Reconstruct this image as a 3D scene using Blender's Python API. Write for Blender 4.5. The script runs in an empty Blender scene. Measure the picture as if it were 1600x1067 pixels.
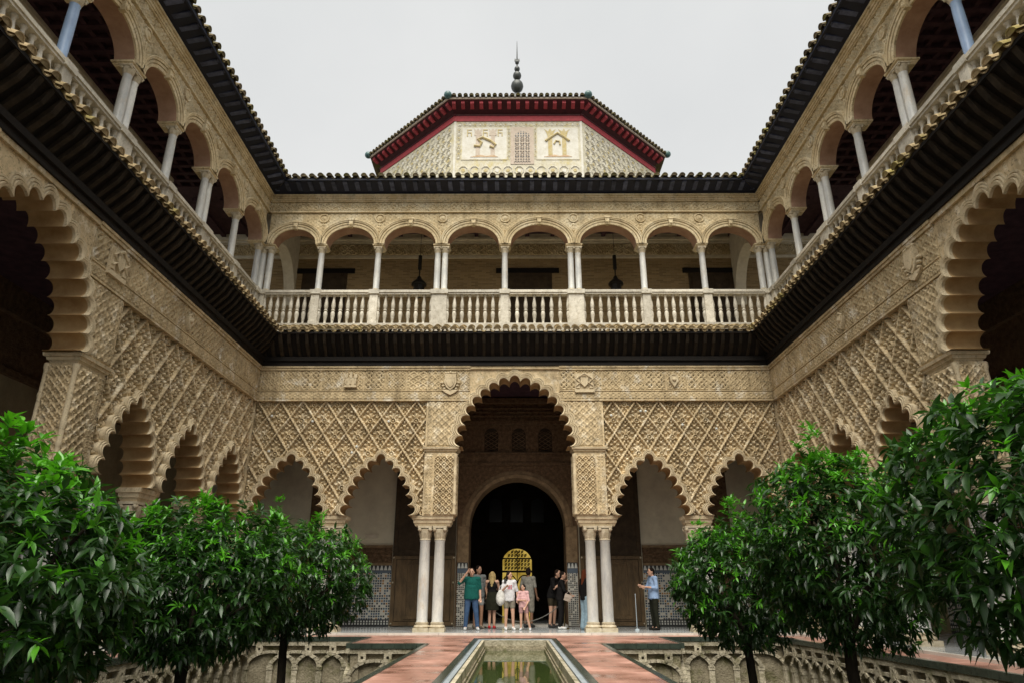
import bpy, math, random
import numpy as np
from mathutils import Vector, Matrix
from mathutils.geometry import tessellate_polygon
random.seed(7); rng = np.random.default_rng(7)
PI = math.pi; R = math.radians
scene = bpy.context.scene
col = scene.collection

# ------------------------------------------------------------------ camera
cam_data = bpy.data.cameras.new('camera')
cam_data.sensor_width = 36.0; cam_data.lens = 24.0
cam_data.clip_start = 0.1; cam_data.clip_end = 500
cam = bpy.data.objects.new('camera', cam_data); col.objects.link(cam)
cam.location = (0, -20, 0.94)
cam.rotation_euler = (PI/2 + 0.3553, 0, 0.0042)
scene.camera = cam

# ------------------------------------------------------------------ world: even overcast sky
SUN_EL, SUN_AZ = R(60), R(5)
world = bpy.data.worlds.new('World'); scene.world = world; world.use_nodes = True
nt = world.node_tree; nt.nodes.clear()
out = nt.nodes.new('ShaderNodeOutputWorld'); bg = nt.nodes.new('ShaderNodeBackground')
sky = nt.nodes.new('ShaderNodeTexSky'); sky.sky_type = 'NISHITA'; sky.sun_disc = False
sky.sun_elevation = SUN_EL; sky.sun_rotation = PI - SUN_AZ; sky.air_density = 1.0; sky.dust_density = 6.0
hs = nt.nodes.new('ShaderNodeHueSaturation'); hs.inputs['Saturation'].default_value = 0.06; hs.inputs['Value'].default_value = 0.06
nt.links.new(sky.outputs[0], hs.inputs['Color'])
cl = nt.nodes.new('ShaderNodeTexNoise'); cl.inputs['Scale'].default_value = 2.2; cl.inputs['Detail'].default_value = 5
cr = nt.nodes.new('ShaderNodeValToRGB')
cr.color_ramp.elements[0].position = .3; cr.color_ramp.elements[0].color = (.755, .775, .78, 1)
cr.color_ramp.elements[1].position = .7; cr.color_ramp.elements[1].color = (.87, .88, .875, 1)
nt.links.new(cl.outputs['Fac'], cr.inputs['Fac'])
mx = nt.nodes.new('ShaderNodeMixRGB'); mx.inputs['Fac'].default_value = 0.08
nt.links.new(cr.outputs[0], mx.inputs[1]); nt.links.new(hs.outputs[0], mx.inputs[2])
nt.links.new(mx.outputs[0], bg.inputs['Color']); bg.inputs['Strength'].default_value = 0.252
nt.links.new(bg.outputs[0], out.inputs[0])

# ------------------------------------------------------------------ sun: wide soft overcast light from behind the viewer
sd = bpy.data.lights.new('sun', 'SUN'); sd.energy = 1.5; sd.angle = R(54); sd.color = (1, .955, .85)
sun = bpy.data.objects.new('sun', sd); col.objects.link(sun)
sun.rotation_euler = (PI/2 - SUN_EL, 0, -SUN_AZ)
sun.location = (0, -30, 40)

vs = scene.view_settings
vs.view_transform = 'Standard'; vs.look = 'None'; vs.gamma = 1.0; vs.exposure = 1.96
scene.cycles.max_bounces = 6; scene.cycles.diffuse_bounces = 3; scene.cycles.glossy_bounces = 3
scene.cycles.transmission_bounces = 3; scene.cycles.transparent_max_bounces = 4
scene.cycles.caustics_reflective = False; scene.cycles.caustics_refractive = False

# ------------------------------------------------------------------ mesh helpers
class MB:
    def __init__(s): s.v = []; s.f = []
    def add(s, v, f, M=None):
        o = len(s.v)
        if M is not None: v = [tuple(M @ Vector(p)) for p in v]
        s.v += [tuple(p) for p in v]; s.f += [tuple(i+o for i in q) for q in f]; return s
    def box(s, x0, x1, y0, y1, z0, z1, M=None):
        v = [(x0,y0,z0),(x1,y0,z0),(x1,y1,z0),(x0,y1,z0),(x0,y0,z1),(x1,y0,z1),(x1,y1,z1),(x0,y1,z1)]
        f = [(0,3,2,1),(4,5,6,7),(0,1,5,4),(1,2,6,5),(2,3,7,6),(3,0,4,7)]
        return s.add(v, f, M)
    def lathe(s, prof, n=16, c=(0,0), M=None, cap=True):
        v = []; f = []
        for r, z in prof:
            for k in range(n):
                a = 2*PI*k/n; v.append((c[0]+r*math.cos(a), c[1]+r*math.sin(a), z))
        for i in range(len(prof)-1):
            for k in range(n):
                k2 = (k+1) % n
                f.append((i*n+k, i*n+k2, (i+1)*n+k2, (i+1)*n+k))
        if cap:
            f.append(tuple(range(n))[::-1]); f.append(tuple((len(prof)-1)*n+k for k in range(n)))
        return s.add(v, f, M)
    def tube(s, pts, rad, n=8, cap=True):
        pts = [Vector(p) for p in pts]
        if not hasattr(rad, '__len__'): rad = [rad]*len(pts)
        v = []; f = []; up = None
        for i, p in enumerate(pts):
            d = (pts[min(i+1, len(pts)-1)] - pts[max(i-1, 0)]).normalized()
            if up is None:
                up = Vector((0,0,1)) if abs(d.z) < .9 else Vector((1,0,0))
            x = d.cross(up).normalized(); y = x.cross(d).normalized(); up = y
            for k in range(n):
                a = 2*PI*k/n; v.append(tuple(p + rad[i]*(math.cos(a)*x + math.sin(a)*y)))
        for i in range(len(pts)-1):
            for k in range(n):
                k2 = (k+1) % n; f.append((i*n+k, i*n+k2, (i+1)*n+k2, (i+1)*n+k))
        if cap:
            f.append(tuple(range(n))[::-1]); f.append(tuple((len(pts)-1)*n+k for k in range(n)))
        return s.add(v, f)
    def prism(s, poly, y0, y1, M=None):     # polygon in (x,z), extruded along y
        n = len(poly); v = [(x, y0, z) for x, z in poly] + [(x, y1, z) for x, z in poly]
        t = tessellate_polygon([[Vector((x, z, 0)) for x, z in poly]])
        f = [tuple(q) for q in t] + [tuple(i+n for i in q[::-1]) for q in t]
        f += [(i, (i+1) % n, (i+1) % n+n, i+n) for i in range(n)]
        return s.add(v, f, M)
    def ball(s, c, r, n=10, m=7, sc=(1,1,1), M=None):
        v = []; f = []
        for i in range(m+1):
            t = PI*i/m
            for k in range(n):
                a = 2*PI*k/n
                v.append((c[0]+r*sc[0]*math.sin(t)*math.cos(a), c[1]+r*sc[1]*math.sin(t)*math.sin(a), c[2]-r*sc[2]*math.cos(t)))
        for i in range(m):
            for k in range(n):
                k2 = (k+1) % n; f.append((i*n+k, i*n+k2, (i+1)*n+k2, (i+1)*n+k))
        return s.add(v, f, M)
    def mesh(s, name, mat, smooth=None):
        m = bpy.data.meshes.new(name); m.from_pydata(s.v, [], s.f); m.validate(); m.update()
        if mat: m.materials.append(mat)
        if smooth is not None:
            m.polygons.foreach_set('use_smooth', [True]*len(m.polygons))
            if smooth < 179: m.set_sharp_from_angle(angle=R(smooth))
        return m
    def build(s, name, mat, parent=None, smooth=None, **kw):
        return new(name, s.mesh(name, mat, smooth), parent, **kw)

def new(name, data, parent=None, loc=(0,0,0), rot=(0,0,0), scale=(1,1,1), label=None, cat=None, group=None, kind=None):
    o = bpy.data.objects.new(name, data); col.objects.link(o); o.parent = parent
    o.location = loc; o.rotation_euler = rot; o.scale = scale
    if label: o['label'] = label
    if cat: o['category'] = cat
    if group: o['group'] = group
    if kind: o['kind'] = kind
    return o
def thing(name, label, cat, loc=(0,0,0), rot=(0,0,0), group=None):
    return new(name, None, None, loc, rot, label=label, cat=cat, group=group)

# ------------------------------------------------------------------ materials
def mat(name, c1, c2=None, scale=2.0, detail=6, rough=.8, spec=.3, bump=0, bscale=30, bdist=.01, c3=None, c3scale=.6, c3lo=.5, c3hi=.7,
        rand=0, metal=0, coord='World', stretch=None, trans=0, speck=0, speckc=(.2,.135,.07), specks=16, streak=0, streakc=(.03,.025,.02)):
    m = bpy.data.materials.new(name); m.use_nodes = True; t = m.node_tree; N = t.nodes; L = t.links
    b = N['Principled BSDF']; b.inputs['Roughness'].default_value = rough; b.inputs['Metallic'].default_value = metal
    b.inputs['Specular IOR Level'].default_value = spec
    src = N.new('ShaderNodeNewGeometry').outputs['Position'] if coord == 'World' else N.new('ShaderNodeTexCoord').outputs[coord]; src0 = src
    if stretch:
        mp = N.new('ShaderNodeMapping'); mp.inputs['Scale'].default_value = stretch; L.new(src, mp.inputs[0]); src = mp.outputs[0]
    cur = None
    if c2 is None: c2 = tuple(x*.8 for x in c1)
    n = N.new('ShaderNodeTexNoise'); n.inputs['Scale'].default_value = scale; n.inputs['Detail'].default_value = detail; n.inputs['Roughness'].default_value = .65
    L.new(src, n.inputs['Vector'])
    r = N.new('ShaderNodeValToRGB'); r.color_ramp.elements[0].position = .32; r.color_ramp.elements[1].position = .68
    r.color_ramp.elements[0].color = (*c2, 1); r.color_ramp.elements[1].color = (*c1, 1)
    L.new(n.outputs['Fac'], r.inputs['Fac']); cur = r.outputs[0]
    if c3:
        n3 = N.new('ShaderNodeTexNoise'); n3.inputs['Scale'].default_value = c3scale; n3.inputs['Detail'].default_value = 8; n3.inputs['Roughness'].default_value = .7
        L.new(src, n3.inputs['Vector'])
        mr = N.new('ShaderNodeMapRange'); mr.inputs['From Min'].default_value = c3lo; mr.inputs['From Max'].default_value = c3hi
        L.new(n3.outputs['Fac'], mr.inputs['Value'])
        x = N.new('ShaderNodeMixRGB'); L.new(mr.outputs[0], x.inputs['Fac']); L.new(cur, x.inputs[1]); x.inputs[2].default_value = (*c3, 1); cur = x.outputs[0]
    if streak:
        mp2 = N.new('ShaderNodeMapping'); mp2.inputs['Scale'].default_value = (3.2, 3.2, .35); L.new(src0, mp2.inputs[0])
        ns = N.new('ShaderNodeTexNoise'); ns.inputs['Scale'].default_value = 1.5; ns.inputs['Detail'].default_value = 7; L.new(mp2.outputs[0], ns.inputs['Vector'])
        mr2 = N.new('ShaderNodeMapRange'); mr2.inputs['From Min'].default_value = .52; mr2.inputs['From Max'].default_value = .75; mr2.inputs['To Max'].default_value = streak
        L.new(ns.outputs['Fac'], mr2.inputs['Value'])
        x = N.new('ShaderNodeMixRGB'); L.new(mr2.outputs[0], x.inputs['Fac']); L.new(cur, x.inputs[1]); x.inputs[2].default_value = (*streakc, 1); cur = x.outputs[0]
    if speck:
        for sc_, am, lo_, hi_ in ((specks, speck, .53, .63), (specks*.22, speck*.75, .55, .68)):
            nk = N.new('ShaderNodeTexNoise'); nk.inputs['Scale'].default_value = sc_; nk.inputs['Detail'].default_value = 9; nk.inputs['Roughness'].default_value = .72; nk.inputs['Distortion'].default_value = .4; L.new(src, nk.inputs['Vector'])
            mk = N.new('ShaderNodeMapRange'); mk.inputs['From Min'].default_value = lo_; mk.inputs['From Max'].default_value = hi_; mk.inputs['To Max'].default_value = am; L.new(nk.outputs['Fac'], mk.inputs['Value'])
            x = N.new('ShaderNodeMixRGB'); L.new(mk.outputs[0], x.inputs['Fac']); L.new(cur, x.inputs[1]); x.inputs[2].default_value = (*speckc, 1); cur = x.outputs[0]
    if rand:
        oi = N.new('ShaderNodeObjectInfo'); mr = N.new('ShaderNodeMapRange'); mr.inputs['To Min'].default_value = 1-rand; mr.inputs['To Max'].default_value = 1+rand
        L.new(oi.outputs['Random'], mr.inputs['Value'])
        x = N.new('ShaderNodeMixRGB'); x.blend_type = 'MULTIPLY'; x.inputs['Fac'].default_value = 1; L.new(cur, x.inputs[1]); L.new(mr.outputs[0], x.inputs[2]); cur = x.outputs[0]
    L.new(cur, b.inputs['Base Color'])
    if bump:
        nb = N.new('ShaderNodeTexNoise'); nb.inputs['Scale'].default_value = bscale; nb.inputs['Detail'].default_value = 5; L.new(src, nb.inputs['Vector'])
        bp = N.new('ShaderNodeBump'); bp.inputs['Strength'].default_value = bump; bp.inputs['Distance'].default_value = bdist
        L.new(nb.outputs['Fac'], bp.inputs['Height']); L.new(bp.outputs[0], b.inputs['Normal'])
    if trans:
        b.inputs['Transmission Weight'].default_value = trans
    m['_c'] = 1
    return m
def nodes(m): return m.node_tree.nodes, m.node_tree.links, m.node_tree.nodes['Principled BSDF']

STUC = (.50, .355, .18)
M_stucco = mat('carved_stucco', (.70,.555,.345), (.42,.325,.195), scale=2.6, rough=.9, spec=.15, bump=.25, bscale=55, bdist=.012, c3=(.82,.72,.54), c3scale=3.2, c3lo=.52, c3hi=.66, rand=.10, streak=.5, streakc=(.17,.13,.08), speck=.72, speckc=(.13,.10,.06))
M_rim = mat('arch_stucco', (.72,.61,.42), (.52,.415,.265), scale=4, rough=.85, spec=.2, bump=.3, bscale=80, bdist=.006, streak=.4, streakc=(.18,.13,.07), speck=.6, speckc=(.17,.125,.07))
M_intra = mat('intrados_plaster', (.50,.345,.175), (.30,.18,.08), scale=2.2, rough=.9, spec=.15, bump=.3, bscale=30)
M_frieze = mat('frieze_stucco', (.65,.515,.315), (.42,.325,.19), scale=3, rough=.85, spec=.2, bump=.45, bscale=70, bdist=.008, c3=(.80,.74,.62), c3scale=2.2, c3lo=.54, c3hi=.68, rand=.08, streak=.45, streakc=(.17,.125,.07), speck=.65, speckc=(.14,.105,.06))
M_upper = mat('pale_upper_stone', (.72,.60,.385), (.52,.405,.235), scale=2.4, rough=.85, spec=.2, bump=.35, bscale=45, bdist=.01, c3=(.68,.60,.44), c3scale=1.2, c3lo=.5, c3hi=.75, streak=.4, streakc=(.16,.12,.075), speck=.65, speckc=(.17,.13,.075))
M_pink = mat('pink_plaster', (.42,.27,.19), (.30,.18,.12), scale=3, rough=.9, spec=.1, bump=.2, bscale=40)
M_marble = mat('column_marble', (.60,.585,.53), (.40,.405,.40), scale=2.2, rough=.42, spec=.45, c3=(.44,.30,.15), c3scale=1.3, c3lo=.58, c3hi=.82, rand=.16, speck=.35, speckc=(.3,.26,.2), stretch=(2.2,2.2,.8))
M_blue = mat('blue_grey_marble', (.30,.42,.60), (.20,.27,.42), scale=2.2, rough=.42, spec=.45, stretch=(2.2,2.2,.8))
M_marblew = mat('balustrade_marble', (.64,.595,.50), (.42,.38,.305), scale=4.5, rough=.55, spec=.4, c3=(.33,.26,.15), c3scale=2.4, c3lo=.56, c3hi=.8, rand=.18, bump=.1, bscale=60, speck=.5, speckc=(.2,.16,.1))
M_capital = mat('capital_stone', (.60,.53,.40), (.38,.31,.2), scale=9, rough=.7, spec=.3, bump=.3, bscale=60)
M_wood = mat('dark_timber', (.012,.008,.005), (.005,.0035,.0025), scale=6, rough=.7, spec=.25, bump=.3, bscale=40, rand=.25)
M_woodr = mat('rafter_timber', (.036,.026,.016), (.012,.009,.006), scale=6, rough=.75, spec=.2, bump=.3, bscale=40, rand=.35)
M_navy = mat('navy_painted_timber', (.014,.018,.038), (.008,.010,.02), scale=5, rough=.6, spec=.3, rand=.3)
M_navy2 = mat('navy_bracket', (.10,.12,.20), (.03,.036,.07), scale=5, rough=.6, spec=.3, rand=.4)
M_tile = mat('roof_tile_clay', (.44,.34,.20), (.22,.17,.09), scale=7, rough=.85, spec=.2, bump=.4, bscale=45, c3=(.31,.26,.08), c3scale=.9, c3lo=.56, c3hi=.68, rand=.3, speck=.4, speckc=(.12,.09,.05))
M_tiled = mat('weathered_roof_tile', (.20,.16,.10), (.07,.055,.035), scale=7, rough=.9, spec=.15, bump=.4, bscale=45, c3=(.13,.12,.03), c3scale=3, c3lo=.48, c3hi=.66, rand=.35)
M_red = mat('red_painted_timber', (.42,.06,.07), (.26,.04,.045), scale=6, rough=.65, spec=.25, speck=.4, speckc=(.16,.03,.03), rand=.12)
M_redd = mat('dark_red_timber', (.075,.014,.015), (.04,.009,.01), scale=6, rough=.6, spec=.3)
M_door = mat('brown_door_wood', (.17,.11,.055), (.075,.05,.026), scale=5, rough=.6, spec=.25, bump=.5, bscale=28, bdist=.02, stretch=(1,1,.35))
M_doord = mat('dark_door_wood', (.075,.05,.028), (.034,.023,.013), scale=5, rough=.65, spec=.2, bump=.4, bscale=40)
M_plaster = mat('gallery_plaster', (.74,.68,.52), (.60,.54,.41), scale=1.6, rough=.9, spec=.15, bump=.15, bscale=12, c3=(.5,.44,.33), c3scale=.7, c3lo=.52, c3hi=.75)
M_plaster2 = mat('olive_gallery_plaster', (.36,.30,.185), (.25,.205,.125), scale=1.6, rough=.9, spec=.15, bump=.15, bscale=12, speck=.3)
M_brown = mat('brown_carved_plaster', (.20,.125,.068), (.075,.043,.024), scale=9, rough=.8, spec=.2, bump=1.0, bscale=26, bdist=.03)
M_brownl = mat('portal_stucco', (.30,.205,.115), (.15,.098,.055), scale=7, rough=.8, spec=.2, bump=.8, bscale=34, bdist=.02)
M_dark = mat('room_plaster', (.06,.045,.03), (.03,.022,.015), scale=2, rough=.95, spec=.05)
M_ceil = mat('coffered_timber', (.085,.042,.052), (.04,.021,.028), scale=5, rough=.75, spec=.2, bump=.3, bscale=30)
M_white = mat('white_moulding', (.74,.67,.54), (.58,.51,.39), scale=4, rough=.8, spec=.2)
M_floor = mat('gallery_marble', (.50,.52,.53), (.36,.38,.39), scale=1.4, rough=.16, spec=.5, c3=(.28,.29,.29), c3scale=.9, c3lo=.5, c3hi=.7)
M_edge = mat('white_marble_kerb', (.70,.67,.61), (.55,.51,.45), scale=3, rough=.35, spec=.45, c3=(.42,.36,.27), c3scale=1.6, c3lo=.56, c3hi=.76, rand=.08)
M_gtile = mat('green_glazed_tile', (.045,.06,.045), (.022,.03,.022), scale=8, rough=.25, spec=.5, rand=.2)
M_chan = mat('pool_marble', (.52,.59,.64), (.36,.41,.44), scale=4, rough=.22, spec=.5, c3=(.2,.2,.17), c3scale=2, c3lo=.55, c3hi=.75)
M_gwall = mat('mossy_garden_stone', (.38,.33,.235), (.20,.17,.115), scale=5, rough=.95, spec=.1, bump=.9, bscale=22, bdist=.03, c3=(.10,.10,.035), c3scale=1.5, c3lo=.5, c3hi=.66)
M_rib = mat('pale_rib_stone', (.56,.50,.38), (.28,.245,.17), scale=9, rough=.9, spec=.15, bump=.8, bscale=26, bdist=.025, c3=(.12,.115,.045), c3scale=3, c3lo=.52, c3hi=.7, rand=.2)
M_soil = mat('garden_soil', (.05,.042,.025), (.03,.03,.015), scale=5, rough=1, spec=.05, bump=1, bscale=15, bdist=.05)
M_grass = mat('garden_grass', (.07,.12,.03), (.035,.07,.018), scale=5, rough=.8, spec=.2, rand=.2)
M_metal = mat('dark_bronze', (.045,.05,.045), (.025,.03,.028), scale=8, rough=.45, spec=.5)
M_green = mat('verdigris_ball', (.06,.14,.13), (.03,.07,.07), scale=8, rough=.4, spec=.5)
M_iron = mat('black_iron', (.015,.013,.01), (.01,.009,.008), rough=.5, spec=.3)
M_brass = mat('stanchion_brass', (.28,.21,.09), (.18,.13,.06), rough=.35, metal=.8)
M_cream = mat('painted_tower_plaster', (.68,.64,.52), (.52,.48,.36), scale=3, rough=.85, spec=.15, speck=.5, speckc=(.34,.29,.17), specks=9, c3=(.56,.48,.24), c3scale=2.4, c3lo=.5, c3hi=.66, bump=.15, bscale=40)
M_panel = mat('white_painted_plaster', (.72,.70,.63), (.60,.57,.48), scale=3, rough=.85, spec=.15, speck=.3, speckc=(.4,.36,.27), c3=(.55,.50,.38), c3scale=1.4, c3lo=.55, c3hi=.75)
M_gold = mat('ochre_paint', (.47,.36,.13), (.54,.47,.30), scale=9, rough=.8, spec=.2)
M_lattice = mat('lattice_plaster', (.60,.52,.42), (.47,.39,.31), scale=6, rough=.8, spec=.2)
M_rosy = mat('rosy_frame_plaster', (.58,.49,.40), (.46,.38,.3), scale=6, rough=.85)
M_bark = mat('orange_tree_bark', (.035,.028,.02), (.015,.012,.009), scale=14, rough=.9, spec=.1, bump=.8, bscale=40, bdist=.01, stretch=(1,1,.3))

# brick wall of the upper gallery
M_brick = mat('gallery_brick', (.3,.2,.1), (.2,.13,.07), scale=2, rough=.95, spec=.1)
N, L, b = nodes(M_brick); tc = N.new('ShaderNodeTexCoord'); mp = N.new('ShaderNodeMapping'); mp.inputs['Rotation'].default_value = (R(90), 0, 0)
L.new(tc.outputs['Object'], mp.inputs[0]); bt = N.new('ShaderNodeTexBrick'); L.new(mp.outputs[0], bt.inputs['Vector'])
bt.inputs['Scale'].default_value = 3.2; bt.inputs['Color1'].default_value = (.40,.28,.145,1); bt.inputs['Color2'].default_value = (.26,.18,.09,1); bt.inputs['Mortar'].default_value = (.38,.30,.19,1)
bt.inputs['Mortar Size'].default_value = .018; bt.inputs['Brick Width'].default_value = .9; bt.inputs['Row Height'].default_value = .22
L.new(bt.outputs['Color'], b.inputs['Base Color']); bp = N.new('ShaderNodeBump'); bp.inputs['Strength'].default_value = .6; bp.inputs['Distance'].default_value = .02; bp.invert = True
L.new(bt.outputs['Fac'], bp.inputs['Height']); L.new(bp.outputs[0], b.inputs['Normal'])

# worn pink brick paving
M_pave = mat('pink_brick_paving', (.5,.2,.14), rough=.38, spec=.45)
N, L, b = nodes(M_pave); tc = N.new('ShaderNodeTexCoord'); bt = N.new('ShaderNodeTexBrick'); L.new(tc.outputs['Object'], bt.inputs['Vector'])
bt.inputs['Scale'].default_value = 4.0; bt.inputs['Color1'].default_value = (.44,.245,.195,1); bt.inputs['Color2'].default_value = (.34,.17,.13,1); bt.inputs['Mortar'].default_value = (.46,.33,.26,1)
bt.inputs['Mortar Size'].default_value = .012; bt.inputs['Brick Width'].default_value = 1.1; bt.inputs['Row Height'].default_value = .3
nn = N.new('ShaderNodeTexNoise'); nn.inputs['Scale'].default_value = 1.3; nn.inputs['Detail'].default_value = 7; L.new(tc.outputs['Object'], nn.inputs['Vector'])
rr = N.new('ShaderNodeValToRGB'); rr.color_ramp.elements[0].position = .35; rr.color_ramp.elements[0].color = (.62,.55,.5,1); rr.color_ramp.elements[1].position = .7; rr.color_ramp.elements[1].color = (1.25,1.25,1.25,1)
L.new(nn.outputs['Fac'], rr.inputs['Fac']); x = N.new('ShaderNodeMixRGB'); x.blend_type = 'MULTIPLY'; x.inputs['Fac'].default_value = 1
L.new(bt.outputs['Color'], x.inputs[1]); L.new(rr.outputs[0], x.inputs[2]); L.new(x.outputs[0], b.inputs['Base Color'])
r2 = N.new('ShaderNodeMapRange'); r2.inputs['From Min'].default_value = .35; r2.inputs['From Max'].default_value = .65; r2.inputs['To Min'].default_value = .16; r2.inputs['To Max'].default_value = .6
L.new(nn.outputs['Fac'], r2.inputs['Value']); L.new(r2.outputs[0], b.inputs['Roughness'])
bp = N.new('ShaderNodeBump'); bp.inputs['Strength'].default_value = .3; bp.inputs['Distance'].default_value = .01; bp.invert = True; L.new(bt.outputs['Fac'], bp.inputs['Height']); L.new(bp.outputs[0], b.inputs['Normal'])

# zellij tile dado
def zellij(name, a, bcol, c, scale):
    m = mat(name, a, rough=.3, spec=.5); N, L, b = nodes(m); tc = N.new('ShaderNodeTexCoord')
    mp = N.new('ShaderNodeMapping'); mp.inputs['Rotation'].default_value = (R(90), 0, R(0)); L.new(tc.outputs['Object'], mp.inputs[0])
    v = N.new('ShaderNodeTexVoronoi'); v.voronoi_dimensions = '2D'; v.inputs['Scale'].default_value = scale; v.inputs['Randomness'].default_value = .12; L.new(mp.outputs[0], v.inputs['Vector'])
    r = N.new('ShaderNodeValToRGB'); r.color_ramp.interpolation = 'CONSTANT'
    cols = [a, bcol, a, c, bcol, (.55,.52,.45)]
    r.color_ramp.elements[0].color = (*cols[0], 1); r.color_ramp.elements[1].position = .2; r.color_ramp.elements[1].color = (*cols[1], 1)
    for i, p in enumerate((.36, .55, .7, .82)):
        e = r.color_ramp.elements.new(p); e.color = (*cols[i+2], 1)
    sp = N.new('ShaderNodeSeparateColor'); L.new(v.outputs['Color'], sp.inputs[0]); L.new(sp.outputs[0], r.inputs['Fac'])
    d = N.new('ShaderNodeTexVoronoi'); d.voronoi_dimensions = '2D'; d.feature = 'DISTANCE_TO_EDGE'; d.inputs['Scale'].default_value = scale; d.inputs['Randomness'].default_value = .12; L.new(mp.outputs[0], d.inputs['Vector'])
    g = N.new('ShaderNodeMath'); g.operation = 'GREATER_THAN'; g.inputs[1].default_value = .13; L.new(d.outputs['Distance'], g.inputs[0])
    x = N.new('ShaderNodeMixRGB'); L.new(g.outputs[0], x.inputs['Fac']); x.inputs[1].default_value = (.56,.54,.48,1); L.new(r.outputs[0], x.inputs[2]); L.new(x.outputs[0], b.inputs['Base Color'])
    return m
M_zel = zellij('mosaic_tile_dado', (.05,.09,.14), (.03,.035,.04), (.35,.17,.04), 13)
M_zel2 = zellij('dark_mosaic_tile', (.03,.03,.03), (.05,.05,.05), (.10,.07,.03), 16)
M_zblue = mat('blue_grey_tile', (.10,.13,.17), (.07,.09,.12), rough=.3, spec=.5)
M_zwhite = mat('white_tile', (.62,.62,.58), (.5,.5,.46), rough=.3, spec=.5)
M_zblack = mat('black_tile', (.03,.03,.03), rough=.3, spec=.5)

# pool water: still green water
M_water = mat('pool_water', (.055,.08,.022), (.035,.055,.014), scale=.8, rough=.03, spec=.5)
N, L, b = nodes(M_water); tc = N.new('ShaderNodeTexCoord'); wv = N.new('ShaderNodeTexNoise'); wv.inputs['Scale'].default_value = 3.5; wv.inputs['Detail'].default_value = 2
mp = N.new('ShaderNodeMapping'); mp.inputs['Scale'].default_value = (1, .6, 1); L.new(tc.outputs['Object'], mp.inputs[0]); L.new(mp.outputs[0], wv.inputs['Vector'])
bp = N.new('ShaderNodeBump'); bp.inputs['Strength'].default_value = .05; bp.inputs['Distance'].default_value = .02; L.new(wv.outputs['Fac'], bp.inputs['Height']); L.new(bp.outputs[0], b.inputs['Normal'])
b.inputs['IOR'].default_value = 1.6

# glossy leaves
def leafmat(name, c1, c2):
    m = mat(name, c1, c2, scale=9, rough=.36, spec=.55, c3=tuple(x*y for x, y in zip(c1, (2.2, 1.5, .8))), c3scale=16, c3lo=.58, c3hi=.72); N, L, b = nodes(m)
    tr = N.new('ShaderNodeBsdfTranslucent'); tr.inputs['Color'].default_value = (c1[0]*1.6, c1[1]*2.0, c1[2]*.8, 1)
    ms = N.new('ShaderNodeMixShader'); ms.inputs[0].default_value = .18
    o = N['Material Output']; L.new(b.outputs[0], ms.inputs[1]); L.new(tr.outputs[0], ms.inputs[2]); L.new(ms.outputs[0], o.inputs[0])
    return m
M_leaf = leafmat('orange_leaf', (.025,.075,.012), (.008,.027,.007))
M_leafy = leafmat('young_orange_leaf', (.095,.32,.018), (.045,.17,.014))

# yellow court wall behind the far gate; its sunlight is put in as emission
M_glow = bpy.data.materials.new('sunlit_yellow_wall'); M_glow.use_nodes = True
N, L, b = nodes(M_glow); b.inputs['Base Color'].default_value = (.6,.42,.08,1); b.inputs['Emission Color'].default_value = (.62,.43,.075,1); b.inputs['Emission Strength'].default_value = .20
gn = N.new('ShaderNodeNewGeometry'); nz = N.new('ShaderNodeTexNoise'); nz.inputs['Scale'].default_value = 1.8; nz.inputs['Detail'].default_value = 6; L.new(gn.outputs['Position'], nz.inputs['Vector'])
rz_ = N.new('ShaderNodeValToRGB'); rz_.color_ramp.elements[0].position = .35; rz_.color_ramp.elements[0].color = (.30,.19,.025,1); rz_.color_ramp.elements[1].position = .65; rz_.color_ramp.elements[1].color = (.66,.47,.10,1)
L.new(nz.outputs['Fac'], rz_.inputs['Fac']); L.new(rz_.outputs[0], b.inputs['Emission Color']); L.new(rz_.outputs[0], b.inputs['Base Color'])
# ================================================================== the setting
W = 7.85; T = .62; DU = .7; WU = W + DU        # lower wall half width, wall thickness, upper set-back
ZW = -.05; ZG = -1.15                          # walkway level, garden level

# ground, galleries floor, walkways
MB().box(-60, 60, -60, 90, -1.6, ZG).build('ground', M_soil, kind='structure')
g = MB()
g.box(-12, 12, -.33, 20, -.9, 0); g.box(-12, -W+.33, -26, -.33, -.9, 0); g.box(W-.33, 12, -26, -.33, -.9, 0)
gf = g.build('gallery_floor', M_floor, kind='structure')
def kerb(x0, x1, y0, y1):
    n = max(1, int(max(x1-x0, y1-y0)/1.25)); 
    for i in range(n):
        if x1-x0 > y1-y0: MB().box(x0+(x1-x0)*i/n+.004, x0+(x1-x0)*(i+1)/n-.004, y0, y1, -.9, .004).build('marble_kerb', M_edge, gf)
        else: MB().box(x0, x1, y0+(y1-y0)*i/n+.004, y0+(y1-y0)*(i+1)/n-.004, -.9, .004).build('marble_kerb', M_edge, gf)
kerb(-W+.45, W-.45, -.45, -.33); kerb(-W+.33, -W+.45, -16, -.33); kerb(W-.45, W-.33, -16, -.33)
GX = 6.75           # outer side of the gardens
w = MB()
w.box(-W+.45, W-.45, -1.15, -.45, -.13, ZW)                 # along the back arcade
w.box(-3.6, -1.0, -3.7, -1.15, -.13, ZW); w.box(1.0, 3.6, -3.7, -1.15, -.13, ZW)      # platforms at the end of the pool
w.box(-1.0, 1.0, -1.85, -1.15, -.13, ZW)
w.box(-1.85, -1.0, -24, -3.7, -.13, ZW); w.box(1.0, 1.85, -24, -3.7, -.13, ZW)        # walks beside the pool
w.box(-W+.45, -GX, -24, -1.15, -.13, ZW); w.box(GX, W-.45, -24, -1.15, -.13, ZW)
wk = w.build('walkway', M_pave, kind='structure')
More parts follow.
